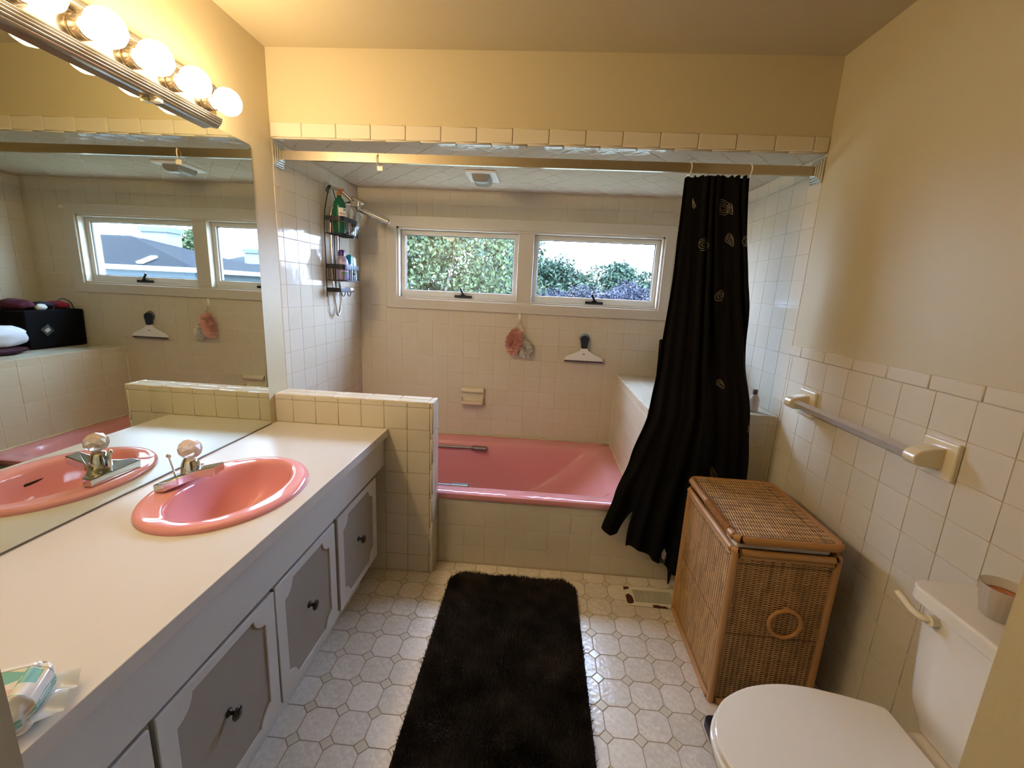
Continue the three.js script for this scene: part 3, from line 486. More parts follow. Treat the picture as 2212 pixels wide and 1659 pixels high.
{
  const t = thing('shower_caddy', 'black wire shower caddy hanging on the left tiled wall', 'caddy', [0, 0, 0]);
  const { x0, x1, z0, z1 } = CD, zm = (z0 + z1) / 2;
  part('back_frame', join(tube([[x0, 1.40, z0 + 0.004], [x0, 1.6, z0], [x0, 1.86, z0 - 0.005], [x0 + 0.002, 1.97, z0 - 0.04], [x0 + 0.01, 2.04, -2.625], [x0 + 0.002, 1.97, z1 + 0.08], [x0, 1.86, z1 + 0.05], [x0, 1.6, z1 + 0.06], [x0, 1.40, z1 + 0.07]], 0.003, 90, 8), rod([x0, 1.43, zm], [x0, 1.9, zm], 0.0028)), M.wire, t);
  const basket = (y0, y1, xf, name) => {
    const path = (y, r) => [[x0, y, z0], [xf - 0.03, y, z0 - 0.002], [xf - 0.006, y, z0 - 0.022], [xf, y, zm], [xf - 0.006, y, z1 + 0.022], [xf - 0.03, y, z1 + 0.002], [x0, y, z1]];
    const c = new THREE.CatmullRomCurve3(path(0).map((p) => V(...p)), false, 'catmullrom', 0.3), P = c.getSpacedPoints(60);
    const band = grid(60, 1, (u, v) => { const p = P[Math.round(u * 60)]; return [p.x, lerp(y1 - 0.026, y1, v), p.z]; }), band2 = grid(60, 1, (u, v) => { const p = P[Math.round(u * 60)]; return [p.x - 0.002, lerp(y1, y1 - 0.026, v), p.z * 0.9995 - 0.0012]; });
    const b = part('basket', join(band, band2, tube(path(y0), 0.0025, 60, 6)), std('#1b1c21', 0.45, 0.2, { side: THREE.DoubleSide }), t);
    const bars = []; for (let i = 2; i < 60; i += 4) { const p = P[i]; bars.push(rod([p.x, y0, p.z], [p.x, y1 - 0.01, p.z], 0.0017, 6)); } for (let i = 1; i < 9; i++) { const z = lerp(z0, z1, i / 9); bars.push(rod([x0, y0, z], [xf - 0.006, y0, z], 0.0017, 6)); } for (let i = 1; i < 3; i++) bars.push(rod([lerp(x0, xf, i / 3), y0 - 0.002, z0 - 0.006], [lerp(x0, xf, i / 3), y0 - 0.002, z1 + 0.006], 0.002, 6));
    part('wires', join(bars), M.wire, b);
  };
  basket(1.765, 1.862, x1); basket(1.498, 1.592, x1);
  part('soap_tray', join(rbox(x0, x1 - 0.03, 1.432, 1.436, z1 + 0.05, z0, 0.001), rbox(x1 - 0.034, x1 - 0.03, 1.43, 1.455, z1 + 0.05, z0, 0.001), rbox(x0, x1 - 0.03, 1.43, 1.455, z0 - 0.002, z0 + 0.002, 0.001), rbox(x0, x1 - 0.03, 1.43, 1.455, z1 + 0.048, z1 + 0.052, 0.001)), M.wire, t);
  for (const z of [z0 - 0.05, z1 + 0.1]) { const q = new THREE.TorusGeometry(0.024, 0.003, 8, 20, Math.PI); q.rotateZ(Math.PI); q.rotateY(Math.PI / 2); q.translate(x1 - 0.04, 1.43, z); part('hook', q, M.wire, t); }
}
// print: a white label patch with small marks, computed on canvas
function printTex(w, h, draw) { const c = document.createElement('canvas'); c.width = w; c.height = h; const x = c.getContext('2d'); draw(x, w, h); const t = new THREE.CanvasTexture(c); t.colorSpace = THREE.SRGBColorSpace; return t; }
function bottle(name, label, [x, y, z], lean, body, color, capProfile, capColor, plate, group = 'bottles in the shower caddy') {
  const t = thing(name, label, 'bottle', [x, y, z], 0, group); t.rotation.set(lean[0], lean[1], lean[2]);
  const g = lathe(body.p, 28); g.scale(1, 1, body.w ?? 1); part('body', g, color, t);
  if (capProfile) { const c = lathe(capProfile, 24); part('cap', c, capColor, t); }
  if (plate) part('label', plate[0], plate[1], t, 'printed label');
  return t;
}
const LB = (w, h, r, tex) => { const g = new THREE.CylinderGeometry(r, r, h, 16, 1, true, -w / 2, w); return [g, std('#ffffff', 0.5, 0, { map: tex, side: THREE.DoubleSide })]; };
{
  const { x0, x1 } = CD, xm = (x0 + x1) / 2, up = 1.768, lo = 1.501;
  const plas = (c, r = 0.28) => std(c, r);
  // upper basket
  { const tx = printTex(128, 160, (k, w, h) => { k.fillStyle = '#e9dfd0'; k.fillRect(0, 0, w, h); k.fillStyle = '#3d8fa0'; k.fillRect(w * 0.5, 8, w * 0.4, 24); k.fillStyle = '#6b3a34'; k.font = 'bold 34px serif'; k.fillText('Moist', 8, 80); k.fillStyle = '#b9604a'; k.fillRect(20, 96, 70, 22); });
    const pl = LB(1.5, 0.075, 0.0355, tx); pl[0].rotateY(Math.PI / 2 - 0.55); pl[0].translate(0, 0.105, 0);
    const b = bottle('pump_bottle', 'tall green pump bottle with amber top in the upper caddy basket', [xm + 0.012, up, -2.605], [0, 0, 0], { p: [[0, 0], [0.03, 0], [0.034, 0.006], [0.035, 0.15], [0.032, 0.172], [0.02, 0.195], [0.012, 0.203], [0.012, 0.212], [0, 0.212]] }, plas('#0d5a3f', 0.2), [[0.013, 0.212], [0.014, 0.226], [0.006, 0.23], [0.006, 0.246], [0, 0.247]], plas('#b5702e'), pl);
    part('nozzle', rbox(-0.008, 0.03, 0.238, 0.248, -0.006, 0.006, 0.003), plas('#b5702e'), b); }
  { const t = thing('cream_tube', 'cream squeeze tube leaning in the upper caddy basket', 'tube', [xm + 0.015, up, -2.675], 0, 'bottles in the shower caddy'); t.rotation.set(-0.3, 0, -0.12); const g = grid(24, 12, (u, v) => { const a = u * Math.PI * 2, w = lerp(0.021, 0.028, v), d = lerp(0.019, 0.003, v); return [d * Math.cos(a), 0.018 + v * 0.145, -w * Math.sin(a)]; }, true); part('body', g, plas('#d8c7b0'), t); part('cap', lathe([[0, 0], [0.018, 0], [0.018, 0.018], [0, 0.019]], 20), plas('#7d5a44'), t); }
  { const t = thing('silver_pouch', 'shiny silver refill pouch leaning out of the upper caddy basket', 'pouch', [xm + 0.03, up + 0.004, -2.735], 0, 'bottles in the shower caddy'); t.rotation.set(-0.42, 0, -0.15); const g = grid(20, 20, (u, v) => { const a = u * Math.PI * 2, d = 0.02 * Math.sin(Math.PI * Math.min(1, v * 1.0 + 0.02)) * (1 - 0.3 * v); return [(d + 0.002) * Math.cos(a) + 0.003 * noise.noise(u * 6, v * 8, 1), v * 0.165, -0.035 * Math.sin(a)]; }, true); part('body', g, std('#c4c8c8', 0.22, 0.75, { side: THREE.DoubleSide }), t); part('seal_strip', rbox(-0.003, 0.003, 0.155, 0.172, -0.036, 0.036, 0.001), std('#bfb59a', 0.4), t); }
  // lower basket
  { const tx = printTex(128, 128, (k, w, h) => { k.fillStyle = '#b9a9cc'; k.fillRect(0, 0, w, h); k.fillStyle = '#4a2a6a'; k.fillRect(16, 30, 96, 60); k.fillStyle = '#efe6f2'; k.font = 'bold 24px sans-serif'; k.fillText('8 hour', 26, 58); k.fillText('calm', 36, 82); k.fillStyle = '#5a8a4a'; k.fillRect(0, 108, w, 20); });
    const pl = LB(1.5, 0.07, 0.0365, tx); pl[0].rotateY(Math.PI / 2 - 0.5); pl[0].translate(0, 0.072, 0);
    bottle('lavender_bottle', 'lavender lotion bottle with purple cap in the lower caddy basket', [xm + 0.015, lo, -2.605], [0, 0, 0], { p: [[0, 0], [0.032, 0], [0.035, 0.008], [0.036, 0.09], [0.033, 0.118], [0.022, 0.138], [0.015, 0.142], [0, 0.142]] }, plas('#8f86a8', 0.3), [[0.016, 0.14], [0.018, 0.142], [0.017, 0.175], [0, 0.177]], plas('#4b2a78'), pl); }
  bottle('slim_bottle', 'slim amber bottle with dark purple cap behind the lavender bottle', [xm - 0.02, lo, -2.66], [0, 0, 0], { p: [[0, 0], [0.02, 0], [0.022, 0.01], [0.021, 0.1], [0.014, 0.125], [0, 0.127]] }, plas('#8a4a3a', 0.3), [[0.013, 0.125], [0.012, 0.17], [0, 0.172]], plas('#39205e'));
  { const t = thing('teal_bottle', 'teal flat shampoo bottle standing on its cap in the lower caddy basket', 'bottle', [xm + 0.01, lo, -2.715], 0, 'bottles in the shower caddy'); t.rotation.x = -0.06; const g = lathe([[0, 0.02], [0.024, 0.02], [0.028, 0.04], [0.030, 0.12], [0.026, 0.15], [0.012, 0.158], [0, 0.159]], 28); g.scale(0.7, 1, 1); part('body', g, plas('#1590a4', 0.22), t); const c = lathe([[0, 0], [0.02, 0], [0.02, 0.022], [0, 0.023]], 24); c.scale(0.75, 1, 1); part('cap', c, plas('#156672'), t); }
  { const t = thing('flat_tube', 'pale yellow squeeze tube leaning at the far end of the lower caddy basket', 'tube', [xm + 0.02, lo, -2.757], 0, 'bottles in the shower caddy'); t.rotation.x = -0.14; const g = grid(20, 10, (u, v) => { const a = u * Math.PI * 2; return [lerp(0.017, 0.002, v) * Math.cos(a), 0.015 + v * 0.13, -lerp(0.018, 0.024, v) * Math.sin(a)]; }, true); part('body', g, plas('#b9b48f'), t); part('cap', lathe([[0, 0], [0.016, 0], [0.016, 0.016], [0, 0.017]], 18), plas('#d7d4c4'), t); }
  bottle('travel_bottle', 'small white travel bottle at the front of the lower caddy basket', [x1 - 0.022, lo, -2.668], [0, 0, 0], { p: [[0, 0], [0.014, 0], [0.015, 0.06], [0.009, 0.075], [0, 0.076]] }, plas('#d9dde6', 0.3), [[0.009, 0.075], [0.01, 0.1], [0, 0.101]], plas('#e8eaf0'));
  bottle('jar_bottle', 'tiny grey jar at the front of the lower caddy basket', [x1 - 0.024, lo, -2.715], [0, 0, 0], { p: [[0, 0], [0.016, 0], [0.018, 0.02], [0.016, 0.035], [0, 0.036]] }, plas('#a9b0b4', 0.3), [[0.016, 0.035], [0.016, 0.045], [0, 0.046]], plas('#23242c'));
  { const t = thing('razor', 'pink and white razor lying in the caddy soap tray', 'razor', [xm - 0.005, 1.44, -2.64], 0.15); part('handle', tube([[0, 0.004, 0.07], [0.004, 0.012, 0.03], [0, 0.016, -0.02], [-0.004, 0.014, -0.055]], 0.006, 24, 8), plas('#d8c3c6'), t); part('blade_head', rbox(-0.022, 0.022, 0.008, 0.018, -0.072, -0.055, 0.003), plas('#ece9ea'), t); }
  single('soap_bar', (() => { const g = rbox(xm - 0.012, xm + 0.034, 1.437, 1.457, -2.725, -2.675, 0.009); return g; })(), plas('#d9d2d4', 0.45), 'pale soap bar at the end of the caddy tray', 'soap');
}
// ---------------------------------------------------------------- soap dish, loofah, squeegee on the back wall
{
  const t = thing('soap_dish', 'cream ceramic soap dish set in the back tile wall above the tub', 'soap dish', [-0.459, 0.72, ZB + 0.005]);
  const back = rbox(-0.083, 0.083, -0.064, 0.064, 0, 0.012, 0.006); part('back_plate', back, M.ceramic, t);
  const hood = grid(24, 10, (u, v) => { const x = (u - 0.5) * 0.162, a = v * Math.PI; return [x, 0.042 + 0.02 * Math.cos(a), 0.01 + (0.046 - 0.016 * Math.pow(Math.abs(u - 0.5) * 2, 2)) * Math.sin(a)]; }); part('grip', hood, std('#e2d6b8', 0.12, 0, { side: THREE.DoubleSide }), t);
  const tray = new THREE.Shape(); tray.moveTo(0.01, -0.062); tray.lineTo(0.06, -0.054); tray.quadraticCurveTo(0.074, -0.05, 0.072, -0.03); tray.lineTo(0.063, -0.03); tray.lineTo(0.058, -0.042); tray.lineTo(0.01, -0.046); tray.lineTo(0.01, -0.062); tray.lineTo(0.01, -0.062); tray.lineTo(0.01, -0.058);
  const tg = extrude(tray, 0.15, 0.002); tg.rotateY(-Math.PI / 2); tg.translate(0.075, 0, 0); const ends = [-1, 1].map((s) => rbox(s * 0.078 - 0.005, s * 0.078 + 0.005, -0.058, -0.012, 0.008, 0.05, 0.004));
  part('tray', join(tg, ends), M.ceramic, t);
  for (let k = 0; k < 6; k++) part('ridge', rod([-0.055 + k * 0.022, -0.041, 0.014], [-0.055 + k * 0.022, -0.036, 0.044], 0.003, 8), M.ceramic, t);
}
{
  const t = thing('loofah', 'pink and white mesh bath loofah hanging by a cord under the window', 'loofah', [-0.145, 1.15, ZB + 0.006]);
  const puff = (c, R, n, dir, wob) => { const a = []; for (let k = 0; k < n; k++) { const th = rr(0, Math.PI * 2), ph = Math.acos(rr(-1, 1)), base = V(c[0] + R * 0.74 * Math.sin(ph) * Math.cos(th) * 0.9, c[1] + R * 0.95 * Math.cos(ph), Math.max(0.012, c[2] + R * 0.62 * Math.abs(Math.sin(ph) * Math.sin(th)))); const ang = dir + rr(-0.5, 0.5), L = rr(0.03, 0.055), wd = rr(0.009, 0.016), p0 = rr(0, 6); const ux = Math.sin(ang), uy = Math.cos(ang); a.push(grid(10, 1, (u, v) => { const s = (u - 0.5) * L; const nx = (base.x - c[0]) / R, ny = (base.y - c[1]) / R, nz = 0.6; return [base.x + ux * s + nx * v * wd * 0.8 + uy * wob * Math.sin(u * 9 + p0), base.y + uy * s + ny * v * wd * 0.8 - ux * wob * Math.sin(u * 9 + p0), base.z + nz * v * wd * 0.9]; })); } return join(a); };
  const core = (c, R) => { const s = new THREE.IcosahedronGeometry(R, 3); s.scale(0.75, 1, 0.5); const p = s.attributes.position; for (let i = 0; i < p.count; i++) { const k = 1 + 0.12 * noise.noise(p.getX(i) * 60, p.getY(i) * 60, p.getZ(i) * 60); p.setXYZ(i, p.getX(i) * k, p.getY(i) * k, p.getZ(i) * k); } s.computeVertexNormals(); s.translate(...c); return s; };
  part('pink_mesh', join(puff([-0.022, -0.012, 0.04], 0.075, 320, 0.6, 0.004), core([-0.022, -0.012, 0.034], 0.05)), std('#f6c0b4', 0.75, 0, { side: THREE.DoubleSide }), t, 'ruffled pink mesh');
  part('white_mesh', join(puff([0.052, -0.055, 0.036], 0.05, 150, -0.4, 0.005), core([0.052, -0.055, 0.03], 0.03)), std('#f3f0ea', 0.75, 0, { side: THREE.DoubleSide }), t, 'ruffled white mesh');
  part('cord', join(tube([[0.002, 0.145, 0.014], [-0.012, 0.115, 0.02], [-0.03, 0.07, 0.03]], 0.0022, 20, 6), tube([[0.002, 0.145, 0.014], [0.02, 0.1, 0.018], [0.033, 0.06, 0.03], [0.028, 0.03, 0.03]], 0.003, 20, 6)), std('#d9c3a0', 0.7), t);
}
{ const t = thing('wall_hook', 'small white adhesive hook holding the loofah cord', 'hook', [-0.142, 1.305, ZB + 0.005]); part('base', rbox(-0.010, 0.010, -0.03, 0.04, 0, 0.006, 0.005), M.white, t); part('prong', tube([[0, -0.012, 0.005], [0, -0.024, 0.014], [0, -0.016, 0.021]], 0.004, 14, 8), M.white, t); }
{
  const t = thing('squeegee', 'white squeegee with navy handle on a suction cup on the back tile wall', 'squeegee', [0.322, 1.0, ZB + 0.006]);
  const s = new THREE.Shape(); s.moveTo(-0.132, 0.028); s.lineTo(0.135, 0.028); s.quadraticCurveTo(0.135, 0.045, 0.115, 0.055); s.quadraticCurveTo(0.05, 0.08, 0.026, 0.1); s.lineTo(0.018, 0.118); s.lineTo(-0.018, 0.118); s.lineTo(-0.025, 0.1); s.quadraticCurveTo(-0.05, 0.078, -0.112, 0.055); s.quadraticCurveTo(-0.132, 0.045, -0.132, 0.028);
  const g = extrude(s, 0.01, 0.003); g.translate(0, 0, 0.018); part('head', g, M.white, t);
  part('rubber_blade', rbox(-0.134, 0.137, 0.016, 0.03, 0.017, 0.031, 0.002), std('#4a3a44', 0.6), t);
  const h = new THREE.Shape(); h.moveTo(-0.017, 0.116); h.lineTo(0.017, 0.116); h.quadraticCurveTo(0.02, 0.15, 0.026, 0.17); h.absarc(0, 0.175, 0.026, -0.1, Math.PI + 0.1); h.quadraticCurveTo(-0.02, 0.15, -0.017, 0.116); const hg = extrude(h, 0.012, 0.004); hg.translate(0, 0, 0.016); part('handle', hg, std('#141a2e', 0.45), t);
  part('badge', rbox(-0.008, 0.008, 0.071, 0.077, 0.03, 0.0318, 0.001), std('#8e2f2a', 0.5), t, 'tiny red badge');
  const cup = lathe([[0, 0.016], [0.02, 0.014], [0.034, 0.003], [0.036, 0]], 28); cup.rotateX(Math.PI / 2); cup.translate(0.002, 0.182, 0.001); part('suction_cup', cup, std('#aeb6bb', 0.1, 0, { transmission: 0.7, thickness: 0, roughness: 0.15 }), t);
}
// ---------------------------------------------------------------- wicker hamper
{
  const t = thing('wicker_hamper', 'tall woven wicker laundry hamper with lid beside the tiled wall', 'hamper', [0.902, 0, -1.636], -0.02);
  const W = 0.352, D = 0.50, H = 0.652, hw = W / 2, hd = D / 2;
  const cane = std('#ffffff', 0.55, 0, { vertexColors: true, side: THREE.DoubleSide }), canePole = std('#b98a55', 0.42), caneD = std('#6d4a28', 0.8);
  part('core', rbox(-hw + 0.008, hw - 0.008, 0.008, H - 0.02, -hd + 0.008, hd - 0.008, 0.01), caneD, t);
  const hash = (a, b, c) => { const s = Math.sin(a * 127.1 + b * 311.7 + c * 74.7) * 43758.5453; return s - Math.floor(s); };
  // woven strands on a plane: along u, stacked along v, bulging along n
  function weave(o, u, v, n, w, h, row, stake, key) {
    const pos = [], col = [], idx = [], rows = Math.floor(h / row), segs = Math.round(w / stake) * 3;
    for (let i = 0; i < rows; i++) {
      const y0 = i * row, par = i & 1, band = (i % 62 === 0 || i % 62 === 1) ? 0.62 : 1;
      for (let k = 0; k <= segs; k++) {
        const x = k / segs * w, ph = x / stake * Math.PI, block = Math.floor(x / stake), off = 0.0021 * Math.sin(ph + (par ? Math.PI : 0)) + 0.0012;
        const tone = (0.74 + 0.42 * hash(block, Math.floor(i / 15 + (block % 3) * 0.33), key) + 0.14 * (hash(i, 3, key) - 0.5)) * band;
        const c = [0.58 * tone, 0.335 * tone, 0.138 * tone];
        for (const [dy, dn] of [[0.05, -0.0012], [0.5, 0.001], [0.95, -0.0012]]) { const p = o.clone().addScaledVector(u, x).addScaledVector(v, y0 + dy * row).addScaledVector(n, off + dn); pos.push(p.x, p.y, p.z); col.push(...c); }
        if (k < segs) { const b = (i * (segs + 1) + k) * 3; idx.push(b, b + 3, b + 4, b, b + 4, b + 1, b + 1, b + 4, b + 5, b + 1, b + 5, b + 2); }
      }
    }
    const g = new THREE.BufferGeometry(); g.setAttribute('position', new THREE.Float32BufferAttribute(pos, 3)); g.setAttribute('color', new THREE.Float32BufferAttribute(col, 3)); g.setIndex(idx); g.computeVertexNormals(); return g;
  }
  const weaveParts = [['front_weave', V(-hw + 0.008, 0.014, hd - 0.006), X, Y, Z, W - 0.016, H - 0.04, 1], ['side_weave', V(-hw + 0.006, 0.014, -hd + 0.008), Z, Y, nX, D - 0.016, H - 0.04, 2], ['side_weave', V(hw - 0.006, 0.014, hd - 0.008), nZ, Y, X, D - 0.016, H - 0.04, 3], ['back_weave', V(hw - 0.008, 0.014, -hd + 0.006), nX, Y, nZ, W - 0.016, H - 0.04, 4]];
  for (const [n, o, u, v, nn, w, h, k] of weaveParts) part(n, weave(o, u, v, nn, w, h, 0.0046, 0.0172, k), cane, t).userData.kind = 'stuff';
  for (const [sx, sz] of [[-1, -1], [1, -1], [-1, 1], [1, 1]]) part('corner_post', rod([sx * (hw - 0.006), 0.004, sz * (hd - 0.006)], [sx * (hw - 0.006), H - 0.02, sz * (hd - 0.006)], 0.0125, 16), canePole, t);
  const loop = (x, z, y, r, rad, cr) => { const P = []; for (const [sx, sz, a0] of [[1, 1, 0], [-1, 1, 1], [-1, -1, 2], [1, -1, 3]]) for (let k = 0; k <= 5; k++) { const a = (a0 + k / 5) * Math.PI / 2; P.push(V(sx * (x - cr) + cr * Math.cos(a), y, sz * (z - cr) + cr * Math.sin(a))); } return new THREE.TubeGeometry(new THREE.CatmullRomCurve3(P, true, 'catmullrom', 0.2), 200, r, rad, true); };
  part('top_rim', join(loop(hw + 0.002, hd + 0.002, H - 0.016, 0.0125, 12, 0.03), loop(hw + 0.003, hd + 0.003, H - 0.034, 0.006, 8, 0.03)), canePole, t);
  part('bottom_rim', loop(hw + 0.001, hd + 0.001, 0.012, 0.011, 12, 0.03), canePole, t);
  part('liner', rbox(-hw + 0.006, hw - 0.03, H - 0.01, H + 0.009, -0.02, hd - 0.012, 0.008), std('#d9d3cf', 0.9), t, 'pale cloth liner at the gap under the lid');
  const ring = new THREE.TorusGeometry(0.054, 0.0066, 12, 48); ring.translate(0.03, 0.375, hd + 0.009); part('ring_handle', ring, std('#c08a4c', 0.4), t, 'round cane ring handle');
  part('handle_loop', join(rod([0.02, 0.43, hd], [0.04, 0.43, hd], 0.006)), canePole, t);
  const lid = part('lid', (() => { const g = rbox(-hw + 0.006, hw - 0.006, H + 0.02, H + 0.038, -hd + 0.006, hd - 0.006, 0.006); return g; })(), caneD, t);
  part('lid_weave', weave(V(-hw + 0.012, H + 0.040, hd - 0.012), nZ, X, Y, D - 0.024, W - 0.024, 0.0046, 0.03, 7), cane, lid).userData.kind = 'stuff';
  part('lid_rim', loop(hw + 0.001, hd + 0.001, H + 0.030, 0.0142, 12, 0.034), std('#ad7d45', 0.45), lid);
  const wraps = []; for (let k = 0; k < 26; k++) { const z = -0.02 + k * 0.0085, q = new THREE.TorusGeometry(0.0148, 0.0024, 6, 18); q.translate(-hw - 0.001, H + 0.03, z); wraps.push(q); } part('cane_wrapping', join(wraps), std('#a37440', 0.5), lid);
}
// ---------------------------------------------------------------- toilet
{
  const t = thing('toilet', 'white toilet with closed lid and tank against the right wall', 'toilet', [0, 0, 0]);
  const zc = -0.878;
  const lidPts = [[0.498, 0], [0.503, 0.045], [0.522, 0.086], [0.555, 0.124], [0.6, 0.156], [0.66, 0.183], [0.735, 0.199], [0.81, 0.199], [0.885, 0.187], [0.95, 0.171], [0.99, 0.158], [0.998, 0.148]];
  const outline = (grow) => { const s = new THREE.Shape(), P = [...lidPts.map(([x, z]) => [x, -z]).reverse(), ...lidPts.slice(1)].map(([x, z]) => new THREE.Vector2(x + (x < 0.55 ? -grow : x > 0.99 ? 0 : 0), z + Math.sign(z) * grow)); s.moveTo(P[0].x, P[0].y); s.splineThru(P.slice(1)); s.lineTo(P[0].x, P[0].y); return s; };
  const slab = (grow, y, th, b) => { const g = extrude(outline(grow), th - 2 * b, b, 4, 40); g.rotateX(-Math.PI / 2); g.translate(0, y + b, zc); return g; };
  part('lid', slab(-0.006, 0.402, 0.02, 0.006), M.toilet, t);
  part('seat', slab(0.0, 0.384, 0.017, 0.005), M.toilet, t);
  const prof = [[0.37, 0.235, 0.188, 0.738], [0.383, 0.24, 0.192, 0.738], [0.36, 0.238, 0.19, 0.738], [0.33, 0.222, 0.178, 0.746], [0.27, 0.19, 0.15, 0.775], [0.2, 0.165, 0.122, 0.81], [0.12, 0.17, 0.108, 0.835], [0.05, 0.2, 0.118, 0.84], [0.0, 0.212, 0.125, 0.84]];
  const bowl = grid(56, prof.length - 1, (u, v) => { const [y, a, b, cx] = prof[Math.round(v * (prof.length - 1))], th = u * Math.PI * 2; return [cx + a * Math.cos(th), y, zc + b * Math.sin(th)]; }, true);
  part('bowl', join(bowl, rbox(0.90, 1.176, 0.30, 0.384, zc - 0.14, zc + 0.14, 0.03), rbox(0.95, 1.15, 0.003, 0.31, zc - 0.09, zc + 0.09, 0.03)), M.toilet, t);
  for (const s of [-1, 1]) part('hinge', rbox(0.985, 1.015, 0.384, 0.412, zc + s * 0.075 - 0.02, zc + s * 0.075 + 0.02, 0.008), M.toilet, t);
  const tank = grid(64, 10, (u, v) => { const y = lerp(0.386, 0.748, v), k = sstep(0, 0.22, v), hz = lerp(0.165, 0.188, v) * lerp(0.9, 1, k), x0 = lerp(1.055, 1.034, v) + (1 - k) * 0.02, x1 = 1.18, th = u * Math.PI * 2, e = 0.32, sg = (q) => Math.sign(q) * Math.pow(Math.abs(q), e); return [(x0 + x1) / 2 + (x1 - x0) / 2 * sg(Math.cos(th)), y, zc - hz * sg(Math.sin(th))]; }, true);
  part('tank', tank, M.toilet, t);
  const ls = rrect(1.022, 1.184, -0.2, 0.2, 0.035), lg = extrude(ls, 0.026, 0.007, 4, 10); lg.rotateX(-Math.PI / 2); lg.translate(0, 0.752, zc); part('tank_lid', lg, M.toilet, t);
  const lev = tube([[1.026, 0.722, -1.005], [1.012, 0.722, -1.012], [1.006, 0.724, -1.035], [1.006, 0.733, -1.07], [1.004, 0.739, -1.088]], 0.0085, 30, 12); lev.scale(1, 1, 1);
  part('flush_lever', join(lev, rod([1.036, 0.722, -1.003], [1.018, 0.722, -1.003], 0.014)), M.bone, t, 'cream plastic flush lever');
}
{
  const t = thing('candle_glass', 'cut-glass cup holding an orange candle on the toilet tank', 'candle', [1.118, 0.7855, -0.955]);
  const g = grid(72, 10, (u, v) => { const P = [[0.0, 0.002], [0.028, 0.001], [0.031, 0.004], [0.034, 0.02], [0.04, 0.05], [0.0455, 0.078], [0.043, 0.079], [0.0375, 0.05], [0.032, 0.022], [0.028, 0.016], [0, 0.016]][Math.round(v * 10)], k = Math.round(v * 10), th = -u * Math.PI * 2, f = k > 1 && k < 5 ? 1 + 0.05 * Math.abs(Math.sin(th * 9)) : 1; return [P[0] * f * Math.cos(th), P[1], P[0] * f * Math.sin(th)]; }, true);
  part('cup', g, std('#efe9df', 0.15, 0, { transmission: 0.6, thickness: 0, ior: 1.48 }), t, 'clear ribbed glass cup');
  const wax = lathe([[0, 0.018], [0.0295, 0.018], [0.035, 0.04], [0.0385, 0.056], [0.033, 0.0545], [0, 0.054]], 32); part('wax', wax, std('#c97b52', 0.5), t, 'orange candle wax');
  part('wick', rod([0, 0.054, 0], [0.002, 0.062, 0.001], 0.001, 6), M.dark, t);
}
// ---------------------------------------------------------------- towel bar
{
  const t = thing('towel_bar', 'grey plastic towel bar between two cream ceramic posts on the right wall', 'towel bar', [XR - 0.006, 1.066, 0]);
  for (const z of [-1.9, -1.262]) {
    part('mounting_plate', rbox(-0.012, 0.006, -0.056, 0.056, z - 0.056, z + 0.056, 0.006), M.ceramic, t);
    const d = z < -1.5 ? 1 : -1, s = new THREE.Shape(); s.moveTo(0, -0.026); s.lineTo(0, 0.03); s.quadraticCurveTo(0.03, 0.03, 0.05, 0.022); s.quadraticCurveTo(0.075, 0.018, 0.078, 0); s.quadraticCurveTo(0.076, -0.018, 0.055, -0.02); s.quadraticCurveTo(0.03, -0.02, 0, -0.026);
    const g = extrude(s, 0.036, 0.005, 3); g.rotateY(Math.PI); g.translate(-0.01, 0, z + 0.018); part('post', g, M.ceramic, t);
  }
  const b = new THREE.BoxGeometry(0.024, 0.024, 0.612); b.rotateZ(Math.PI / 4 * 0.6); b.translate(-0.062, 0, -1.581); part('bar', b, std('#cdc8c2', 0.16, 0, { transmission: 0.2, thickness: 0 }), t, 'grey translucent bar');
}
// ---------------------------------------------------------------- rug
{
  const t = thing('bath_rug', 'black shag bath rug lying on the white floor', 'rug', [0, 0.0035, 0]);
  const x0 = -0.384, x1 = 0.262, z0 = -2.0, z1 = -0.7, s = rrect(x0, x1, -z1, -z0, 0.085), g = extrude(s, 0.006, 0.003, 2, 12); g.rotateX(-Math.PI / 2); g.translate(0, 0.003, 0);
  part('backing', g, std('#0c090a', 0.95), t);
  const blade = new THREE.ConeGeometry(0.0021, 0.026, 3, 1, true); blade.translate(0, 0.013, 0);
  const N = 90000, im = new THREE.InstancedMesh(blade, std('#ffffff', 0.9), N), m4 = new THREE.Matrix4(), q = new THREE.Quaternion(), e = new THREE.Euler(), c = new THREE.Color();
  const inside = (x, z) => { const r = 0.085, cx = clamp(x, x0 + r, x1 - r), cz = clamp(z, z0 + r, z1 - r); return Math.hypot(x - cx, z - cz) <= r + 0.002; };
  for (let i = 0; i < N;) { const x = rr(x0, x1), z = rr(z0, z1); if (!inside(x, z)) continue; const a = noise.noise(x * 9, 2, z * 9), b = noise.noise(x * 9, 7, z * 9), f = noise.noise(x * 5, 12, z * 5) + 0.6 * noise.noise(x * 16, 5, z * 16); e.set(a * 0.9 + rr(-0.35, 0.35), rr(0, 6), b * 0.9 + rr(-0.35, 0.35)); q.setFromEuler(e); m4.compose(V(x, 0.006, z), q, V(1, rr(0.75, 1.1), 1)); im.setMatrixAt(i, m4); const k = clamp(0.05 + 0.055 * f, 0.015, 0.12); c.setRGB(k * 1.12, k * 0.95, k * 0.9); im.setColorAt(i, c); i++; }
  im.name = 'pile'; im.userData.kind = 'stuff'; t.add(im);
}
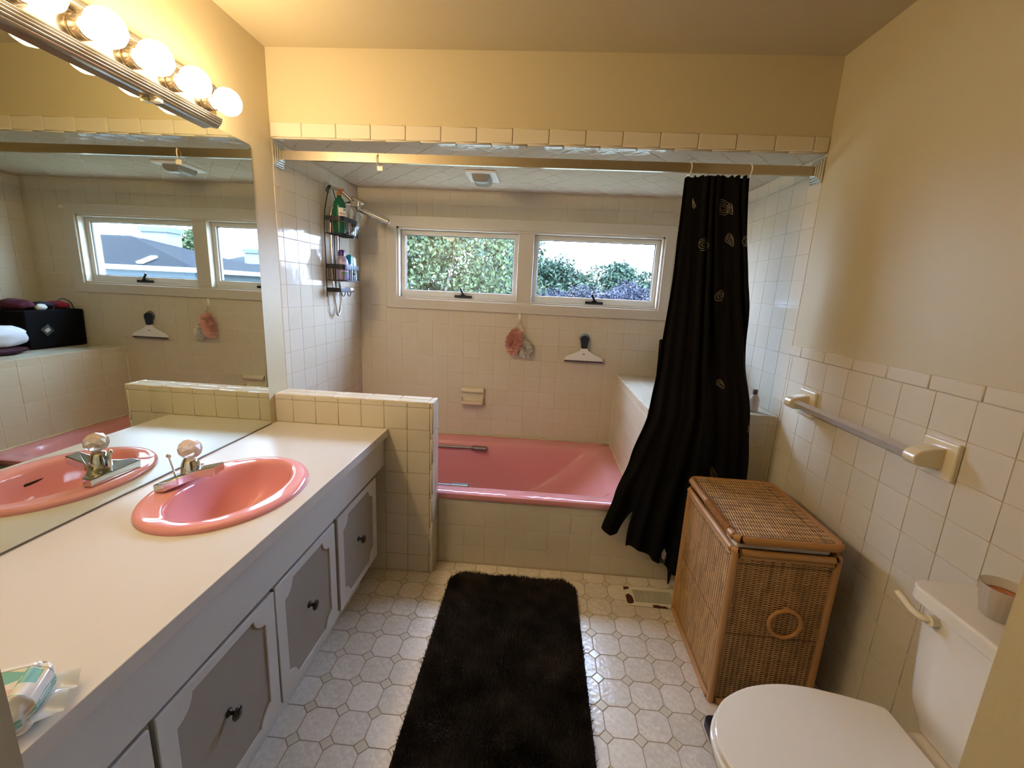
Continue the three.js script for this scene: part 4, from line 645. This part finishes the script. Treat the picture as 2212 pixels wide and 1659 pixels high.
// ---------------------------------------------------------------- floor register
{
  const t = thing('floor_register', 'cream metal floor vent with rust patches beside the hamper', 'vent', [0.652, 0.0035, -1.946]);
  const tx = printTex(512, 256, (k, w, h) => { k.fillStyle = '#e2dccb'; k.fillRect(0, 0, w, h); k.fillStyle = '#4a2318'; const blob = (pts) => { k.beginPath(); pts.forEach(([x, y], i) => i ? k.lineTo(x * w, y * h) : k.moveTo(x * w, y * h)); k.closePath(); k.fill(); }; blob([[0, 0.04], [0.09, 0.03], [0.1, 0.12], [0.05, 0.2], [0.0, 0.22]]); blob([[0.0, 0.5], [0.06, 0.42], [0.11, 0.55], [0.12, 0.78], [0.1, 0.9], [0.04, 0.96], [0.0, 0.92]]); blob([[0.44, 1], [0.43, 0.93], [0.52, 0.9], [0.6, 0.95], [0.66, 0.94], [0.7, 1]]); blob([[0.78, 1], [0.8, 0.96], [0.86, 0.97], [0.88, 1]]); });
  const fm = std('#ffffff', 0.45, 0, { map: tx }), W = 0.136, D = 0.07;   // the opening in the floor is 0.2 by 0.098
  const s = rrect(-W, W, -D, D, 0.004), h = new THREE.Path(), a = W - 0.038, b = D - 0.023; h.moveTo(-a, -b); h.lineTo(-a, b); h.lineTo(a, b); h.lineTo(a, -b); h.lineTo(-a, -b); s.holes.push(h);
  const g = extrude(s, 0.003, 0.0015); g.rotateX(-Math.PI / 2); g.translate(0, 0.0015, 0); { const p = g.attributes.position, uv = g.attributes.uv; for (let i = 0; i < p.count; i++) uv.setXY(i, (p.getX(i) + W) / (2 * W), 1 - (p.getZ(i) + D) / (2 * D)); }
  part('faceplate', g, fm, t);
  part('duct', join(box(-a - 0.001, -a, -0.19, 0.002, -b, b), box(a, a + 0.001, -0.19, 0.002, -b, b), box(-a, a, -0.19, 0.002, -b - 0.001, -b), box(-a, a, -0.19, 0.002, b, b + 0.001)), std('#8b8a86', 0.5, 0.5), t, 'grey sheet-metal duct below the slats');
  const sl = box(-0.0022, 0.0022, 0.001, 0.005, -b, b); sl.rotateZ(0.0); for (let k = 0; k < 24; k++) { const m = part('slat', sl, std('#d8d2c2', 0.5), t); m.position.x = -a + 0.0042 + k * (2 * a - 0.0084) / 23; m.rotation.y = 0.06; }
}
// ---------------------------------------------------------------- small waste bin, package on the counter
{
  const t = thing('bathroom_scale', 'corner of a black bathroom scale between the toilet and hamper', 'scale', [0.812, 0.0045, -1.165]);
  const g = extrude(rrect(-0.145, 0.145, -0.132, 0.132, 0.02), 0.024, 0.004, 3); g.rotateX(-Math.PI / 2); g.translate(0, 0.01, 0); part('platform', g, std('#120c11', 0.45), t);
  for (const [a, b] of [[-1, -1], [1, -1], [-1, 1], [1, 1]]) part('foot', rod([a * 0.11, 0, b * 0.1], [a * 0.11, 0.008, b * 0.1], 0.014), std('#0c0a0c', 0.7), t);
}
{
  const t = thing('wipes_package', 'crinkled clear plastic package with teal print at the near end of the countertop', 'package', [-0.835, YCN + 0.001, -0.475], 0.5);
  const g = new RoundedBoxGeometry(0.19, 0.062, 0.11, 14, 0.028); const p = g.attributes.position; for (let i = 0; i < p.count; i++) { const x = p.getX(i), y = p.getY(i), z = p.getZ(i), k = noise.noise(x * 26, y * 26 + 3, z * 26) * 0.016 + noise.noise(x * 60, y * 60, z * 60 + 5) * 0.008; p.setXYZ(i, x + k * 0.6, Math.max(-0.031, y + (y > -0.02 ? k : 0)), z + k); } g.computeVertexNormals(); g.translate(0, 0.031, 0);
  const tx = printTex(256, 256, (k, w, h) => { k.fillStyle = '#d9d6cf'; k.fillRect(0, 0, w, h); k.fillStyle = '#79b3ab'; k.beginPath(); k.moveTo(0, 150); k.lineTo(120, 90); k.lineTo(256, 120); k.lineTo(256, 190); k.lineTo(90, 220); k.closePath(); k.fill(); k.fillStyle = '#e6e0d6'; k.fillRect(90, 130, 80, 24); k.fillStyle = '#5f9298'; k.fillRect(150, 160, 60, 22); k.fillStyle = '#d8b5a8'; k.fillRect(10, 60, 40, 30); });
  part('wrapper', g, std('#ffffff', 0.14, 0, { map: tx, clearcoat: 0.6, clearcoatRoughness: 0.1 }), t);
  const fin = grid(20, 4, (u, v) => [0.09 + v * 0.035, 0.022 + 0.008 * Math.sin(u * 14) * v, (u - 0.5) * 0.1]); part('end_seal', fin, std('#d5dbe0', 0.1, 0, { transmission: 0.5, thickness: 0, side: THREE.DoubleSide }), t);
}
// ---------------------------------------------------------------- things on the ledge
{
  const t = thing('storage_bag', 'black fabric storage bag stuffed with clothes on the tiled ledge', 'bag', [1.0, YB + 0.001, -2.852]);
  const w = 0.165, d = 0.19, h = 0.262; const g = new RoundedBoxGeometry(2 * w, h, 2 * d, 8, 0.012); { const p = g.attributes.position; for (let i = 0; i < p.count; i++) { const y = p.getY(i) / h + 0.5, k = 0.006 * noise.noise(p.getX(i) * 14, p.getY(i) * 14, p.getZ(i) * 14); p.setXYZ(i, p.getX(i) * (0.97 + 0.03 * y) + k, p.getY(i) , p.getZ(i) + k); } g.computeVertexNormals(); g.translate(0, h / 2, 0); }
  part('shell', g, std('#06060b', 0.85, 0, { specularIntensity: 0.3 }), t);
  const tg = rbox(-0.002, 0.002, -0.03, 0.03, -0.03, 0.03, 0.002); tg.rotateX(0.6); tg.translate(-w - 0.004, 0.125, 0.07); const tagM = part('tag', tg, std('#3a4448', 0.5), t, 'grey square tag'); const tp = rbox(-0.001, 0.001, -0.012, 0.012, -0.016, 0.016, 0.0008); tp.rotateX(0.6); tp.translate(-w - 0.0068, 0.125, 0.072); part('sticker', tp, std('#b9b3a4', 0.6), tagM);
  part('carry_handle', tube([[-0.14, h, -0.15], [-0.14, h + 0.05, -0.13], [-0.14, h + 0.075, -0.08], [-0.14, h + 0.045, -0.03], [-0.14, h, -0.01]], 0.004, 40, 8), std('#15151b', 0.6), t);
}
function lump(name, label, cat, [x, y, z], [a, b, c], color, s, rough = 0.95) { const g = new THREE.IcosahedronGeometry(1, 5), p = g.attributes.position; for (let i = 0; i < p.count; i++) { const X0 = p.getX(i), Y0 = p.getY(i), Z0 = p.getZ(i), k = 1 + 0.16 * noise.noise(X0 * 2 + s, Y0 * 2, Z0 * 2) + 0.06 * noise.noise(X0 * 6, Y0 * 6 + s, Z0 * 6); p.setXYZ(i, X0 * k * a, Math.max(-b * 0.8, Y0 * k * b), Z0 * k * c); } const m2 = mergeVertices(g.deleteAttribute('normal').deleteAttribute('uv')); m2.computeVertexNormals(); m2.translate(x, y, z); return single(name, m2, std(color, rough), label, cat); }
{
  const ty = YB + 0.262;
  lump('maroon_shirt', 'dark maroon shirt heaped on top of the black storage bag', 'clothing', [0.98, ty + 0.034, -2.735], [0.1, 0.04, 0.075], '#4a1024', 3);
  lump('red_sock', 'crumpled red cloth at the window end of the black bag', 'clothing', [0.95, ty + 0.026, -2.965], [0.08, 0.03, 0.055], '#8a1526', 8);
  lump('navy_cloth', 'navy cloth folded into the black storage bag', 'clothing', [0.95, ty + 0.0245, -2.865], [0.085, 0.028, 0.05], '#1a1a34', 11);
  lump('white_cloth', 'white cloth tip sticking out of the black storage bag', 'clothing', [0.862, ty + 0.0195, -2.79], [0.02, 0.022, 0.035], '#c9c9c4', 14);
  lump('white_pillow', 'white plush pillow leaning on the black bag on the ledge', 'pillow', [0.82, YB + 0.106, -2.47], [0.09, 0.075, 0.165], '#d4d6e2', 17);
  lump('red_towel', 'red towel lying on the white plush pillow', 'towel', [0.82, YB + 0.206, -2.40], [0.05, 0.02, 0.085], '#9a1a22', 21);
  lump('plum_towel', 'dark plum towel under the white plush pillow', 'towel', [0.82, YB + 0.0205, -2.46], [0.1, 0.024, 0.16], '#3a0f26', 25);
}
{ const t = thing('lotion_bottle', 'small white and brown bottle on the ledge just right of the curtain', 'bottle', [1.108, YB + 0.001, -2.20]); part('body', lathe([[0, 0], [0.024, 0], [0.026, 0.006], [0.025, 0.06], [0.012, 0.085], [0, 0.086]], 24), std('#c8bcae', 0.4), t); part('cap', lathe([[0.011, 0.084], [0.012, 0.108], [0, 0.11]], 18), std('#5a4238', 0.4), t); }
// ---------------------------------------------------------------- outdoors
single('lawn', metric(box(-60, 70, -3.3, -3.0, -90, ZB - 0.6)), std('#666a58', 0.95), 'green lawn far below the shower window', 'lawn', null, 'structure');
function leafGeo(s) { const g = new THREE.BufferGeometry(); g.setAttribute('position', new THREE.Float32BufferAttribute([0, 0, 0, 0.28 * s, 0.45 * s, 0.05 * s, 0, 0.5 * s, -0.04 * s, 0, 1.0 * s, -0.02 * s, -0.28 * s, 0.45 * s, 0.05 * s], 3)); g.setIndex([0, 1, 2, 1, 3, 2, 0, 2, 4, 2, 3, 4]); g.computeVertexNormals(); return g; }
function tree(name, label, [x, y, z], trunkH, clumps, n, leaf, tones, r0 = 0.16) {
  const t = thing(name, label, 'tree', [x, y, z], 0, null);
  const tr = [rod([0, 0, 0], [0.05, trunkH, 0], r0, 12, r0 * 0.55)]; for (const [cx, cy, cz] of clumps.slice(0, 8)) tr.push(rod([0.03, trunkH * 0.8, 0], [cx, cy, cz], r0 * 0.3, 7, r0 * 0.08));
  part('trunk', join(tr), std('#4e4238', 0.9), t);
  const im = new THREE.InstancedMesh(leafGeo(leaf), std('#ffffff', 0.5, 0, { side: THREE.DoubleSide, transmission: 0.12, thickness: 0, specularIntensity: 0.2 }), n), m4 = new THREE.Matrix4(), q = new THREE.Quaternion(), c = new THREE.Color(), vol = clumps.map(([, , , a, b, d]) => a * b * d + 0.02), tot = vol.reduce((p, k) => p + k, 0);
  for (let i = 0; i < n; i++) { let pick = rnd() * tot, k = 0; while ((pick -= vol[k]) > 0 && k < clumps.length - 1) k++; const [cx, cy, cz, a, b, d] = clumps[k], th = rr(0, 6.283), ph = Math.acos(rr(-1, 1)), R = Math.pow(rr(0.25, 1), 0.45) * (1 + 0.18 * noise.noise(th * 2 + k, ph * 3, k)); m4.compose(V(cx + a * R * Math.sin(ph) * Math.cos(th), cy + b * R * Math.cos(ph), cz + d * R * Math.sin(ph) * Math.sin(th)), q.setFromEuler(new THREE.Euler(rr(-1.3, 1.3), rr(0, 6.283), rr(1.6, 4.7))), V(1, 1, 1).multiplyScalar(rr(0.7, 1.25))); im.setMatrixAt(i, m4); const tn0 = tones[Math.floor(rnd() * tones.length)], w = rr(0.8, 1.2); c.setRGB(tn0[0] * w, tn0[1] * w, tn0[2] * w); im.setColorAt(i, c); }
  im.name = 'foliage'; im.userData.kind = 'stuff'; t.add(im);
}
const green = [[0.030, 0.046, 0.020], [0.040, 0.058, 0.024], [0.056, 0.070, 0.030], [0.017, 0.028, 0.018]], deep = [[0.013, 0.015, 0.022], [0.018, 0.019, 0.028], [0.009, 0.010, 0.016], [0.022, 0.022, 0.030]], soft = [[0.020, 0.036, 0.022], [0.027, 0.044, 0.027], [0.014, 0.028, 0.018]];
const blobs = (n, sx, sy, sz, r0, r1, cy) => { const o = []; for (let i = 0; i < n; i++) { const a = rr(r0, r1); o.push([rr(-sx, sx), cy + rr(-sy, sy), rr(-sz, sz), a, a * rr(0.7, 1), a]); } return o; };
seed = 91;
tree('broadleaf_tree', 'tall leafy green tree close outside the left shower window', [-2.3, -3, -9.2], 4.2, blobs(46, 2.1, 1.8, 0.8, 0.42, 0.75, 5.0), 46000, 0.095, green);
tree('broadleaf_tree', 'darker green tree standing right behind the tree in the left shower window', [-2.9, -3, -11.6], 4.2, blobs(40, 2.4, 2.0, 0.5, 0.6, 0.9, 5.0), 30000, 0.15, green);
tree('dark_maple', 'dark purple-leaved maple in front of the tree line', [1.15, -3, -13.2], 2.6, blobs(26, 0.95, 0.7, 0.6, 0.42, 0.62, 3.85), 20000, 0.1, deep);
tree('dark_maple', 'second dark maple right of the first outside the right window', [3.1, -3, -14.2], 2.6, blobs(26, 1.0, 0.7, 0.6, 0.42, 0.65, 3.8), 20000, 0.1, deep);
const far = [[0.3, 0.8, 'round green tree far left in the right window'], [2.1, 0.5, 'round green tree rising behind the first dark maple'], [4.3, 0.5, 'round green tree behind the gap of the maples'], [6.4, 0.7, 'round green tree at the right end of the far tree line'], [-1.6, 0.5, 'green tree hidden mostly behind the window post']];
for (const [x, up, l] of far) tree('round_tree', l, [x, -3, -22], 3.0, blobs(18, 0.95, 1.1, 0.7, 0.55, 0.85, 4.0 + up), 7000, 0.2, soft);
tree('tall_tree', 'sunlit tree behind the chimney of the grey house', [18.2, -3, -25.2], 4, blobs(22, 0.8, 1.8, 0.6, 0.5, 0.8, 5.6), 6500, 0.19, green);
tree('low_shrub_tree', 'small shrub below the far white house', [7.2, -3, -14.0], 1.2, blobs(12, 0.4, 0.3, 0.3, 0.3, 0.42, 3.7), 3000, 0.12, green);
// houses
function house(name, label, [x, z], w, d, eave, rise, hip, roofC, wallC, chim) {
  const t = thing(name, label, 'house', [x, -3, z]);
  part('walls', box(-w / 2, w / 2, 0, eave, -d / 2, d / 2), std(wallC, 0.9, 0, { specularIntensity: 0.2 }), t);
  const e = 0.3, A = [-w / 2 - e, eave, d / 2 + e], B = [w / 2 + e, eave, d / 2 + e], C = [w / 2 + e, eave, -d / 2 - e], Dd = [-w / 2 - e, eave, -d / 2 - e], R0 = [-w / 2 + hip, eave + rise, 0], R1 = [w / 2 - hip, eave + rise, 0];
  const pos = []; const q = (...v) => v.forEach((k) => pos.push(...k)); q(A, B, R1, A, R1, R0); q(C, Dd, R0, C, R0, R1); q(Dd, A, R0); q(B, C, R1); q(A, Dd, C, A, C, B);
  const g = new THREE.BufferGeometry(); g.setAttribute('position', new THREE.Float32BufferAttribute(pos, 3)); g.computeVertexNormals(); part('roof', metric(g), std(roofC, 1, 0, { specularIntensity: 0.1, bumpMap: octBump, bumpScale: 0.01 }), t);
  part('gutter', join(box(-w / 2 - e, w / 2 + e, eave - 0.14, eave + 0.02, d / 2 + e - 0.02, d / 2 + e + 0.1), box(-w / 2 - e - 0.1, -w / 2 - e + 0.02, eave - 0.14, eave + 0.02, -d / 2 - e, d / 2 + e)), std('#8d9498', 0.5), t);
  for (const [cx, cz, cw, top] of chim) { const cg = part('chimney', box(cx - cw / 2, cx + cw / 2, eave, top, cz - 0.4, cz + 0.4), std('#53595d', 0.9), t); part('chimney_cap', box(cx - cw / 2 - 0.08, cx + cw / 2 + 0.08, top - 0.25, top, cz - 0.48, cz + 0.48), std('#3f4549', 0.9), cg); }
  return t;
}
{
  const h1 = house('grey_roof_house', 'neighbouring house with grey hipped roof and pale chimney seen in the mirror', [16.9, -18.2], 14, 6.0, 4.76, 1.32, 5.2, '#14161b', '#464d52', [[-1.5, -1.9, 1.3, 6.66]]);
  part('skylight', (() => { const g = box(-0.12, 0.12, 0, 0.06, -0.35, 0.35); g.rotateX(0.38); g.translate(-5.1, 4.98, 2.85); return g; })(), std('#c9cdce', 0.3), h1);
  house('pale_house', 'paler house farther off with a broad white chimney in the mirror view', [15.0, -26.4], 3.6, 3.4, 5.2, 0.75, 1.4, '#24282c', '#62696c', [[-0.9, 1.2, 1.15, 6.2]]);
}
scene.traverse((o) => { if (o.isMesh) { o.castShadow = true; o.receiveShadow = true; } });
renderer.render(scene, camera);
